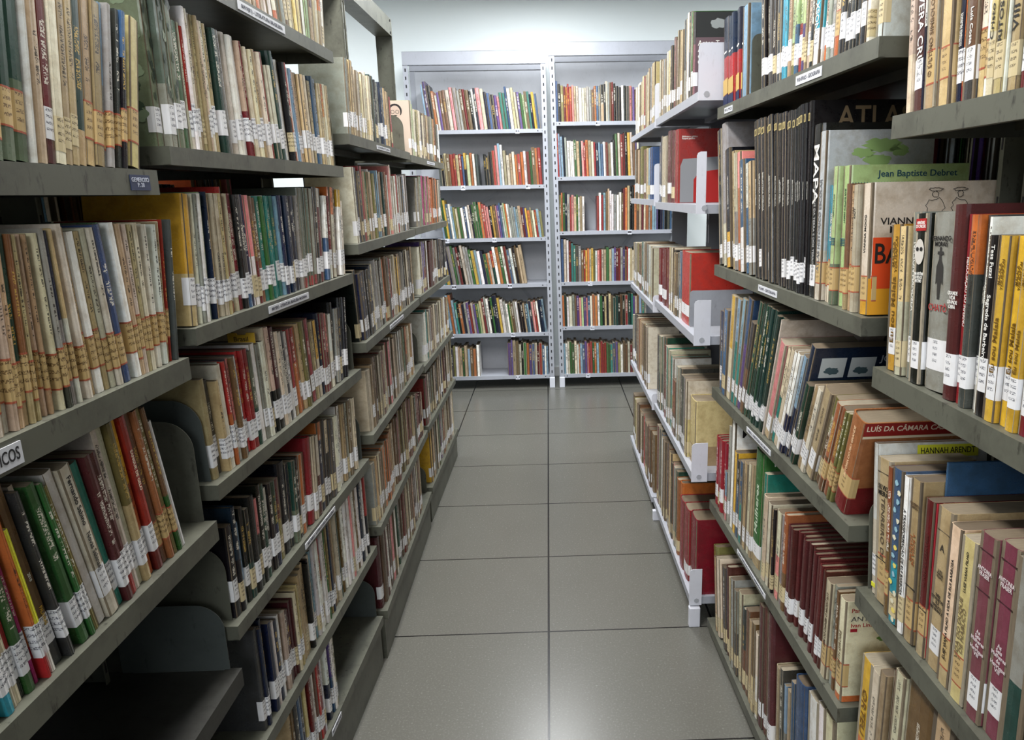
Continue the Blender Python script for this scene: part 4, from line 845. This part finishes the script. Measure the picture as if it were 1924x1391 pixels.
def deco(r, b):
    i, w, h, d = b['id'], b['w'], b['h'], b['d']
    T = lambda s, size, z, col, mode='down', xs=1.0, y=0.0: spine_text(r, b, s, size, z, col, mode, xs, y)
    if i == 'vera': T('VERA CRUZ', w*.62, h*.52, WHT, 'down', 1.25)
    elif i == 'simbolo': T('O ÚLTIMO SIMBOLO', w*.42, h*.5, (120, 92, 60), 'up', 1.3)
    elif i == 'patrono': T('PATRONO DA GAVIA\nACADEMIA FEMININA', w*.36, h*.55, WHT, 'up', 1.1)
    elif i == 'luis': T('Luís Costa Pinto', w*.33, h*.48, WHT, 'down', 1.2)
    elif i == 'cristo': T('Cristo', w*.62, h*.58, BLK, 'up', 1.9)
    elif i == 'ritos': T('RITOS', w*.55, h*.58, BLK, 'up', 1.8)
    elif i == 'viii': T('VIII', w*.8, h*.60, BLK, 'up', 1.6)
    elif i == 'tonos': T('TONOSX', w*.75, h*.55, WHT, 'up', 1.5)
    elif i == 'malala': T('Eu sou Malala', w*.52, h*.42, (110, 80, 20), 'up', 1.15); T('MALALA\nYOUSAFZAI', w*.3, h*.80, (110, 80, 20), 'up', 1.1)
    elif i == 'mandela': T('NELSON MANDELA', w*.52, h*.62, WHT, 'down', 1.0)
    elif i == 'chicas':
        spine_patch(r, b, h*.90, h*.97, (170, 30, 30)); T('MEMÓRIAS\nDO CÁRCERE', w*.20, h*.935, WHT, 'h')
        p = mesh_obj('portrait', [(-0.0008, w*.42*math.cos(a/8*math.pi), h*.78+h*.075*math.sin(a/8*math.pi)) for a in range(16)], [tuple(range(16))[::-1]], inkm((205, 200, 192)), r)
        for s_ in (-1, 1): mesh_obj('sunglasses', [(-0.0012, s_*w*.17+w*.13*math.cos(a/6*math.pi), h*.795+h*.013*math.sin(a/6*math.pi)) for a in range(12)], [tuple(range(12))[::-1]], inkm(BLK), p)
        T('UMA HISTÓRIA\nDA VIDA DE\nANTÔNIO', w*.2, h*.63, WHT, 'h')
    elif i == 'chato':
        T('FERNANDO\nMORAIS', w*.16, h*.84, BLK, 'h'); T('CHATÔ', w*.24, h*.47, (170, 60, 60), 'h')
        hx = [(0.05, .52), (-.05, .52), (-.08, .62), (-.16, .60), (-.15, .70), (-.06, .74), (-.05, .765), (-.14, .77), (-.13, .785), (-.05, .785), (-.04, .81), (.04, .81), (.05, .785), (.13, .785), (.14, .77), (.05, .765), (.06, .74), (.15, .70), (.16, .60), (.08, .62)]
        mesh_obj('figure_print', [(-0.0006, a*w, z*h) for a, z in hx], [tuple(range(len(hx)))], inkm((50, 48, 46)), r)
    elif i == 'grande': T('GRANDE\nVIDA\nGRANDE\nOBRA', w*.26, h*.52, WHT, 'h')
    elif i == 'negociar': T('NEGOCIAÇÃO DO INFERNO', w*.6, h*.6, WHT, 'down', .9)
    elif i == 'amantes': T('DER PRINCESA\nAS GRANDES AMANTES\nDA HISTÓRIA', w*.22, h*.6, (214, 208, 196), 'down', 1.2)
    elif i == 'tess': T('Tess Fuzzi', w*.5, h*.86, WHT, 'down'); T('Segredo de Barbeiro', w*.5, h*.5, WHT, 'down', 1.0)
    elif i == 'kampus': T('KAMPUSI', w*.7, h*.5, RED, 'down', 1.1)
    elif i == 'hannah':
        cover_patch(r, b, rect(d*.36, h*.905, d*.92, h*.985), (226, 226, 60)); text('cover_title', 'HANNAH ARENDT', inkm(BLK), r, cover_frame(b, d*.64, h*.945), h*.055, 1.0, 'CENTER', exact=d*.5)
        if b['sgn'] < 0: pass
        spine_patch(r, b, 0.012, 0.02, (225, 225, 60)); 
    elif i == 'floral':
        rd = random.Random(3)
        for k in range(16):
            z = h*(0.03+0.94*k/16); cy = w*rd.uniform(-.25, .25)
            mesh_obj('petal_print', [(-0.0006, cy+w*.2*math.cos(a/5*math.pi)*rd.uniform(.5, 1), z+0.006*math.sin(a/5*math.pi)*rd.uniform(.6, 1)) for a in range(10)], [tuple(range(10))[::-1]], inkm(rd.choice([(226, 222, 196), (226, 222, 196), (236, 214, 110), (150, 190, 205)])), r)
    elif i == 'rui': T('A TRANSFORMAÇÃO DE RUI BARBOSA', w*.62, h*.52, BLK, 'down', .95)
    elif i == 'tenreiro': T('SILVIO\nMEIRA', w*.26, h*.78, BLK, 'h'); T('TENREIRO DE', w*.34, h*.52, (90, 78, 62), 'down', 1.1); spine_patch(r, b, h*.30, h*.305, BLK); spine_patch(r, b, h*.90, h*.903, (70, 60, 50))
    elif i == 'roda': T('GILBERTO\nAMADO', w*.2, h*.84, (90, 70, 50), 'h'); T('A RODA DE\nJOAQUIM', w*.3, h*.58, (150, 84, 40), 'down', 1.1); spine_patch(r, b, h*.34, h*.344, BLK)
    elif i == 'gilbert': T('BIBLIOTECA JURÍDICA', w*.36, h*.62, (90, 40, 34), 'down', 1.0); cover_patch(r, b, rect(0.004, 0.002, d-.002, h-.001), (214, 60, 72)); spine_patch(r, b, h*.30, h*.304, BLK)
    elif i == 'tres': T('LUIZ\nVIANA\nFILHO', w*.14, h*.60, (60, 54, 48), 'h'); T('TRÊS\nESTADISTAS\nRUI\nNABUCO\nRIO BRANCO', w*.17, h*.42, (52, 46, 42), 'h'); T('A', w*.4, h*.76, (60, 54, 48), 'h'); spine_patch(r, b, h*.86, h*.862, (90, 80, 66))
    elif i == 'ruip': T('A VIDA DE RUI BARBOSA', w*.26, h*.62, BLK, 'up', 1.0); T('LUIZ VIANA FILHO', w*.26, h*.30, BLK, 'up', 1.0)
    elif i == 'viana': T('VIDA DO DUQUE\nDE NABUCO', w*.3, h*.45, (120, 104, 76), 'up', 1.1); T('LUIZ VIANA FILHO', w*.2, h*.80, BLK, 'up')
    elif i == 'antonia':
        T('ANTONIA\nFRASER', w*.24, h*.80, (226, 214, 214), 'h'); T('As\nSeis\nMulheres\nde\nHenrique\nVIII', w*.22, h*.42, (222, 208, 210), 'h')
        for z in (.91, .70): spine_patch(r, b, h*z, h*z+.001, (60, 26, 34), .8)
    elif i == 'gaulle': T('de Gaulle', w*.55, h*.45, BLK, 'up', 1.3)
    elif i == 'orteu': T('ORTEU', w*.6, h*.6, (120, 84, 30), 'down', 1.2)
    elif i == 'atl':
        cover_text(r, b, 'ATLAS', 0.062, 0.055, h-0.036, (132, 112, 84), 1.15)
    elif i == 'mapa': T('MAPA', w*.85, h*.72, WHT, 'down', 1.25); T('IMAGENS DA TERRA E DOS TERRITÓRIOS', w*.3, h*.38, (170, 170, 168), 'down', .8)
    elif i == 'atlas':
        T('ATLAS HISTÓRICO ESCOLAR', w*.52, h*.45, (110, 112, 116), 'up', .95)
        for (cx, cz, rx, rz, s_) in ((.115, -.03, .042, .016, 1), (.075, -.044, .026, .01, 2), (.105, -.058, .03, .012, 5), (.15, -.04, .02, .014, 7), (.085, -.082, .025, .008, 9)):
            cover_patch(r, b, blob(cx, h+cz, rx, rz, s_), (146, 178, 112), 'map_print')
    elif i == 'teal': T('O BRASIL VISTO', w*.4, h*.65, WHT, 'up', .9)
    elif i in ('debret', 'debretcover'):
        T('JEAN BAPTISTE DEBRET', w*.24, h*.72, (40, 80, 70), 'down', .9)
        for k in range(5): spine_patch(r, b, h*.44+k*.003, h*.44+k*.003+.0013, (40, 90, 110))
        if i == 'debretcover':
            cover_text(r, b, 'Jean Baptiste Debret', 0.0165, 0.055, h-.017, (24, 70, 90), 1.1)
            for k in range(40):
                x = 0.004+k*(d-.008)/40; q = (d-.008)/40
                cover_patch(r, b, [(x, h-.036), (x+q*.5, h-.031), (x+q, h-.036), (x+q*.5, h-.041)], (50, 96, 110), 'band_print')
    elif i == 'bang': T('BANGUIANTES E POLÍTICA', w*.5, h*.5, WHT, 'up', .85)
    elif i == 'out': T('OUT', w*.5, h*.78, BLK, 'up', 1.1)
    elif i == 'viann':
        T('VIANNA MOOG', w*.26, h*.62, BLK, 'up', 1.0); cover_text(r, b, 'VIANN\n   M', 0.017, 0.018, h-.075, BLK, 1.15)
        cover_patch(r, b, rect(0.006, h-.185, 0.075, h-.095), (222, 76, 30)); cover_text(r, b, 'BA', 0.05, 0.008, h-.125, BLK, .8, 'LEFT')
        cover_patch(r, b, rect(0.0, 0.0, d-.01, h*.28), (228, 160, 40), 'cover_band', .0001)
        for s_ in (0, 1):      # two line-drawn men
            cx = 0.115+s_*.045; z = h-.012
            for P in (blob(cx, z-.002, .014, .003, 11+s_), blob(cx, z-.010, .006, .006, 13+s_), blob(cx, z-.034, .017, .018, 15+s_)):
                nr = -b['sgn']; cu = bpy.data.curves.new('drawn_line', 'CURVE'); cu.dimensions = '3D'; cu.bevel_depth = .0005
                sp_ = cu.splines.new('POLY'); sp_.points.add(len(P)-1); sp_.use_cyclic_u = True
                for q, (x, zz) in zip(sp_.points, P): q.co = (x, nr*(b['w']/2+.0002), zz, 1)
                tmp = bpy.data.objects.new('tmp', cu); me = bpy.data.meshes.new_from_object(tmp); bpy.data.objects.remove(tmp); me.materials.clear(); me.materials.append(inkm(BLK)); oo = bpy.data.objects.new('drawn_line', me); COL.objects.link(oo); oo.parent = r
    elif i == 'exped': cover_text(r, b, 'EXPEDIÇÕES', 0.021, 0.06, h-.055, (120, 84, 56), 1.1); cover_text(r, b, 'Projeto gráfico\nRoberto Almeida', 0.006, 0.11, h-.018, (70, 50, 40))
    elif i == 'joao':
        cover_text(r, b, 'JOÃO', 0.022, 0.15, h-.03, (200, 205, 215), 1.0)
        for x in (.02, .085): cover_patch(r, b, rect(x, h-.075, x+.055, h-.025), (196, 204, 206), 'photo_print'); cover_patch(r, b, blob(x+.027, h-.058, .018, .01, 4), (70, 92, 100), 'photo_print', .0003)
    elif i == 'cascudo':
        cover_patch(r, b, rect(0.004, h-.028, d, h-.001), (140, 28, 26), 'cover_band'); cover_text(r, b, 'LUÍS DA CÂMARA CASCUDO', 0.0155, 0.008, h-.013, (232, 214, 190), .98)
        cover_patch(r, b, rect(0.004, h-.034, d, h-.029), (222, 206, 178), 'cover_band'); T('HISTÓRIA DO RIO GRANDE', w*.2, h*.62, (226, 190, 150), 'up', 1.0)
    elif i == 'mi': cover_text(r, b, 'MI', 0.036, 0.02, h-.038, BLK, 1.1)
    elif i == 'mulher': T('Mulheres', w*.5, h*.5, (200, 214, 190), 'up', 1.2); cover_text(r, b, 'Mulheres', 0.021, 0.03, h-.028, WHT, 1.1); cover_patch(r, b, rect(.028, 0, d, h-.052), (70, 96, 104), 'cover_art', .0001)
    elif i == 'jardim': T('LUIS JARDIM O MENINO DO MEU', w*.42, h*.6, (80, 66, 48), 'down', .8)
    elif i == 'para':
        T('EDITH GIROIRE', w*.4, h*.5, (100, 84, 60), 'up', 1.0)
        cover_text(r, b, 'Para Gostar', 0.0125, 0.012, h-.020, (150, 40, 30), 1.1); cover_text(r, b, 'ANTÔNIO', 0.0155, 0.012, h-.038, (236, 228, 210), 1.15); cover_text(r, b, 'ANTÔNIO', 0.0145, 0.0122, h-.0384, BLK, 1.2); cover_text(r, b, 'Ivan Lins', 0.0115, 0.012, h-.052, (160, 30, 36), 1.1)
        cover_patch(r, b, rect(.012, h-.066, .026, h-.059), (150, 24, 40)); cover_patch(r, b, blob(.078, h-.082, .012, .006, 5), (96, 130, 60))
    elif i == 'hil': cover_text(r, b, 'HIL', 0.022, 0.045, h*.42, (120, 100, 72), 1.3)
    elif i == 'anton':
        cover_patch(r, b, rect(.006, h*.70, d, h-.001), (44, 46, 46), 'photo_print'); cover_patch(r, b, blob(.075, h*.86, .03, .016, 8), (150, 156, 156), 'photo_print', .0003)
        cover_patch(r, b, rect(.004, 0, d, h*.70), (104, 84, 90), 'cover_art', .0001)
        cover_text(r, b, 'Anton T\nA dama\ndo\nC', 0.022, 0.012, h*.52, WHT, .9)
    elif i == 'rdcov':
        cover_text(r, b, 'Biblioteca pública\nRaquel pacífica', 0.008, 0.015, h-.03, WHT, 1.0); cover_patch(r, b, [(0.01, 0.002), (0.01, h*.5), (.02, h*.6), (d, h*.63), (d, .002)], (140, 142, 146))
        cover_patch(r, b, [(0.06, 0.002), (0.06, h*.32), (.08, h*.42), (d, h*.46), (d, .002)], (170, 36, 34), 'cover_art', .0004)
    elif i == 'minha': T('MINHA  VIDA  MINHA', w*.62, h*.55, (150, 96, 40), 'up', 1.3)
    elif i == 'sabino': T('Fernando Sabino', w*.5, h*.78, BLK, 'down', 1.0); T('Novas Sabinas', w*.5, h*.45, (60, 58, 54), 'down', .9)
    elif i == 'ano': T('2010', w*.4, h*.5, WHT, 'down'); T('PALAVRAS', w*.5, h*.28, (205, 165, 60), 'down', .8)
    elif i == 'sangue': T('SANGUE DE GELO', w*.6, h*.66, (232, 214, 190), 'down')
    elif i == 'loucos': T('CASA DE LOUCOS', w*.72, h*.40, BLK, 'down', 1.0); T('NOVANTONIO', w*.5, h*.74, (120, 104, 80), 'down', 1.0)
    elif i == 'leaf':
        rd = random.Random(int(b['tm']*1e4))
        for k in range(9):
            z = h*rd.uniform(.3, .97); yc = w*rd.uniform(-.3, .3)
            mesh_obj('leaf_print', [(-0.0006, yc+w*.24*math.cos(a/4.5*math.pi)*rd.uniform(.4, 1), z+0.011*math.sin(a/4.5*math.pi)*rd.uniform(.4, 1)) for a in range(9)], [tuple(range(9))[::-1]], inkm(rd.choice([(64, 76, 62), (54, 66, 56), (150, 160, 140)])), r)
        for k in range(14): cover_patch(r, b, blob(d*rd.uniform(.12, .85), h*rd.uniform(.2, .92), .015, .012, k), rd.choice([(64, 80, 62), (132, 148, 118), (84, 98, 76)]), 'leaf_print', .0003+k*.00001)
    elif i == 'face':
        cx, cz = d*.48, h-.045; cover_patch(r, b, rect(.004, .004, d-.003, h-.003), (214, 196, 180), 'cover_art', .0001)
        cover_patch(r, b, [(cx+.030*math.cos(a), cz+.002+.030*math.sin(a)) for a in [k*math.pi/10 for k in range(-2, 13)]], (40, 38, 38), 'portrait_hair', .0004)
        cover_patch(r, b, [(cx+.023*math.cos(k*math.pi/9), cz-.004+.028*math.sin(k*math.pi/9)) for k in range(18)], (206, 184, 168), 'portrait_face', .0006)
        for s_ in (-1, 1):
            cover_patch(r, b, [(cx+s_*.010+.008*math.cos(k*math.pi/6), cz-.002+.008*math.sin(k*math.pi/6)) for k in range(12)], (40, 38, 38), 'portrait_glasses', .0008)
            cover_patch(r, b, [(cx+s_*.010+.0062*math.cos(k*math.pi/6), cz-.002+.0062*math.sin(k*math.pi/6)) for k in range(12)], (206, 184, 168), 'portrait_glasses', .001)
        cover_patch(r, b, blob(cx, cz-.017, .010, .003, 5), (50, 46, 44), 'portrait_moustache', .0008)
    elif i == 'nv': spine_patch(r, b, h*.12, h*.30, (196, 164, 96), .85); spine_patch(r, b, h*.0, h*.11, (30, 40, 78), .9); spine_patch(r, b, h*.60, h*.62, WHT, .4)
    elif i == 'bp': spine_patch(r, b, h*.905, h*.945, (176, 160, 110), .7); spine_patch(r, b, h*.912, h*.938, (30, 30, 30), .4); T('BIBLIOTECA PÚBLICA', w*.45, h*.55, (200, 198, 190), 'down', .75)
def build_book(b):
    r = empty('book', b['loc'], b['rot'], b['label'], 'book', 'library books on the aisle shelves')
    G = geo_of(b)
    c = G['cover']; mesh_obj('cover', c['V'], c['F'], M['cover'], r, None, c['c'], c['i'], c['p'], c['u'])
    p = G['pages']; mesh_obj('page_block', p['V'], p['F'], M['pages'], r, None, p['c'], None, None, p['u'])
    l = G['label']
    if l['V']: mesh_obj('call_label', l['V'], l['F'], M[LK[b['lab']]], r, None, None, None, None, l['u'])
    if b['id']: deco(r, b)
    return r
for b in IND: build_book(b)
for b in STUFF:      # lettering that shows on two covers of the merged rest is built on them in place
    pass
# ------------------------------------------------------------------ bookends
def bookend(n, sh, px, h, dep, label, mat='darkend', leanb=0.0, rr=0.05):
    side, O, d, inw, lean, W, hs = uframe(n); sgn = 1 if side == 1 else -1
    t = solve_t(n, sh, px, 0.02); best = None
    run = [b for b in BOOKS if b['n'] == n and b['sh'] == sh]
    for b in run:
            for e_, s_ in ((b['t0'], -1), (b['t1'], 1)):
                if any(abs((c['t1'] if s_ < 0 else c['t0'])-e_) < 0.005 for c in run if c is not b): continue
                if best is None or abs(e_-t) < best[0]-1e-6: best = (abs(e_-t), e_, s_, b)
    a = 0.0; near = best is not None and best[0] < 0.11
    if near:
        a = best[3]['rot'].x; th = -a if side != 1 else a    # th > 0 : leans towards the start of the bay
        t = best[1]+best[2]*0.0062/W
        if (best[2] > 0 and th < 0) or (best[2] < 0 and th > 0): t += best[2]*0.004/W*min(1, abs(th)*12)
    t = min(0.9925, max(0.0075, t)); P = upt(n, sh, t, 0.02); P.z += 0.0009
    r0 = empty('bookend', P, (0, 0, math.atan2(inw.y, inw.x)), label, 'bookend', 'steel bookends')
    pts = [(0, 0.0), (dep, 0.0), (dep, h)] + [(rr - rr*math.sin(math.pi/2*k/8), h - rr + rr*math.cos(math.pi/2*k/8)) for k in range(9)]
    o = prism('plate', pts, 'y', 0.0014, M[mat], r0); o.rotation_euler = (a, 0, 0)
    boxes('base_flange', [((0.01, -0.002, -0.0007), (dep-0.02, 0.002, 0.0005))], M[mat], r0)
    return r0
bookend('L1', 0, 297, .215, .24, 'grey curved bookend closing the blue plaque shelf')
bookend('L1', 1, 349, .19, .20, 'dark bookend closing the red-taped book run above COS sign')
bookend('L1', 2, 413, .185, .21, 'grey bookend behind the white book under COS sign', 'dark')
bookend('L1', 3, 448, .135, .20, 'blue grey bookend standing on the empty scuffed shelf')
bookend('L2', 3, 405, .155, .16, 'grey bookend in front of the Brasil divider shelf books')
bookend('L2', 4, 441, .15, .14, 'grey bookend before the black and navy books on lower shelf', 'dark')
bookend('L2', 1, 655, .165, .17, 'dark grey bookend ending the cream book shelf under slanted strip', 'dark')
bookend('L2', 2, 671, .165, .17, 'grey green bookend ending the teal and blue book shelf', 'dark')
bookend('L2', 3, 684, .155, .17, 'scratched grey bookend ending the Brasil divider shelf', 'dark')
bookend('L2', 4, 696, .15, .17, 'grey bookend closing the shelf below Brasil divider', 'darkend')
bookend('L2', 6, 716, .13, .17, 'blue grey bookend on the empty floor level shelf')
bookend('L3', 0, 765, .15, .17, 'grey green bookend below cream cover with drawn portrait', 'dark')
bookend('L3', 1, 783, .15, .17, 'grey green bookend beside magenta book in middle bay', 'dark')
bookend('L3', 2, 787, .15, .15, 'grey bookend under long lip between yellow and purple books', 'dark')
bookend('L3', 3, 795, .15, .16, 'grey bookend below black and white patterned cover', 'dark')
bookend('L3', 4, 802, .13, .14, 'dark narrow bookend behind the maroon books', 'dark')
bookend('L3', 5, 809, .13, .14, 'grey bookend under yellow book near the tiled floor', 'dark')
bookend('L4', 0, 833, .20, .16, 'dark grey bookend at top corner of last dark bay', 'darkend', rr=.03)
bookend('R2', 0, 1405, .155, .19, 'grey green bookend behind light blue book before black magazines', 'dark', rr=.02)
bookend('R1', 1, 1642, .16, .20, 'grey green bookend touching first yellow memoir', 'dark', rr=.03)
bookend('R1', 2, 1609, .17, .20, 'grey green bookend behind tall white yellow panelled book', 'dark', rr=.03)
bookend('R1', 3, 1575, .235, .20, 'dark rounded bookend before orange yellow spine', 'darkend', rr=.03)
bookend('R3', 2, 1292, .125, .22, 'pale grey square bookend against the bright red book', 'mid', rr=.012)
# ------------------------------------------------------------------ lip strips, plaque, divider sign
def lip_label(n, sh, xa, xb, hh, s, mat='strip', tcol=(50, 52, 70), fs=0.6):
    ta, tb = solve_t(n, sh, xa, 0), solve_t(n, sh, xb, 0)
    a, c = local_of(n, upt(n, sh, ta)), local_of(n, upt(n, sh, tb)); y0, y1 = sorted((a.y, c.y)); z = UN[n][6][sh]-LIP[n]*.52
    o = boxes('lip_label', [((-0.0014, y0, z-hh/2), (-0.0002, y1, z+hh/2))], M[mat], UOBJ[n])
    if s:
        text('label_lettering', s, inkm(tcol), o, frame_m((0, -1, 0), (0, 0, 1), Vector((-0.0016, (y0+y1)/2, z))), hh*fs, exact=(y1-y0)*.88)
lip_label('L1', 0, 240, 277, .022, 'GENEROSO\nP. 28', 'navy', (200, 205, 220), .4)
lip_label('L1', 1, -70, 34, .026, 'CLÁSSICOS', tcol=(40, 40, 44), fs=.8)
lip_label('L2', 0, 444, 533, .017, '869.9(81) - LITERATURA BRASILEIRA')
lip_label('L2', 2, 503, 578, .015, '869.9(81) - LITERATURA BRASILEIRA MODERNA')
lip_label('L2', 4, 572, 628, .014, '869.9(81) - LITERATURA BRASILEIRA')
lip_label('L2', 6, 623, 640, .016, '869 - LITERATURA')
lip_label('L3', 0, 707, 732, .013, 'LITERATURA'); lip_label('L3', 2, 732, 757, .013, 'LITERATURA')
lip_label('L4', 0, 802, 816, .013, 'POESIA')
lip_label('R2', 0, 1497, 1546, .019, '910.4/918.5 - GEOGRAFIA'); lip_label('R2', 0, 1362, 1377, .016, '91/92')
lip_label('R2', 1, 1426, 1461, .016, '91/4/9 - GEOGRAFIA'); lip_label('R2', 2, 1404, 1449, .014, '94(81) - HISTÓRIA DO BRASIL'); lip_label('R2', 3, 1386, 1439, .013, '929 - BIOGRAFIAS E MEMÓRIAS')
for n, lst in (('B1', ((0, 972, 'B'), (1, 870, 'A'), (1, 992, 'F'), (2, 840, 'L'), (2, 929, 'G'), (3, 853, 'M'), (3, 958, 'M'), (4, 849, 'B'), (4, 964, 'S'), (5, 973, 'U'))), ('B2', ((0, 1123, 'E'), (2, 1183, 'I'), (2, 1273, 'J'), (3, 1109, 'C'), (4, 1113, 'C'), (5, 1105, 'V')))):
    for sh, px, s in lst: lip_label(n, sh, px-4, px+4, .034, s, 'white', (50, 50, 60), .55)
# yellow divider sign
t = solve_t('L2', 3, 487.5, 0.03); side, O, dv, inw, lean, W, hs = uframe('L2')
P = upt('L2', 3, t, 0.012)
dr = empty('divider_sign', P, (0, 0, math.atan2(inw.y, inw.x)), 'yellow divider sign reading Brasil above the cream and red books', 'sign')
c_ = prism('card', [(0, .262), (.055, .262), (.055, .283), (.038, .283), (.036, .279), (.018, .279), (.016, .283), (0, .283)], 'y', .004, inkm((206, 166, 50)), dr)
c_.location = (0.002, 0, -0.052)
boxes('support', [((0.226, -0.0012, 0.0003), (0.234, 0.0012, 0.232)), ((0.05, -0.001, 0.227), (0.234, 0.001, 0.232))], M['dark'], dr)
text('lettering', 'Brasil', inkm((60, 40, 20)), c_, frame_m((-1, 0, 0), (0, 0, 1), Vector((.0275, .0023, .270))), .014)
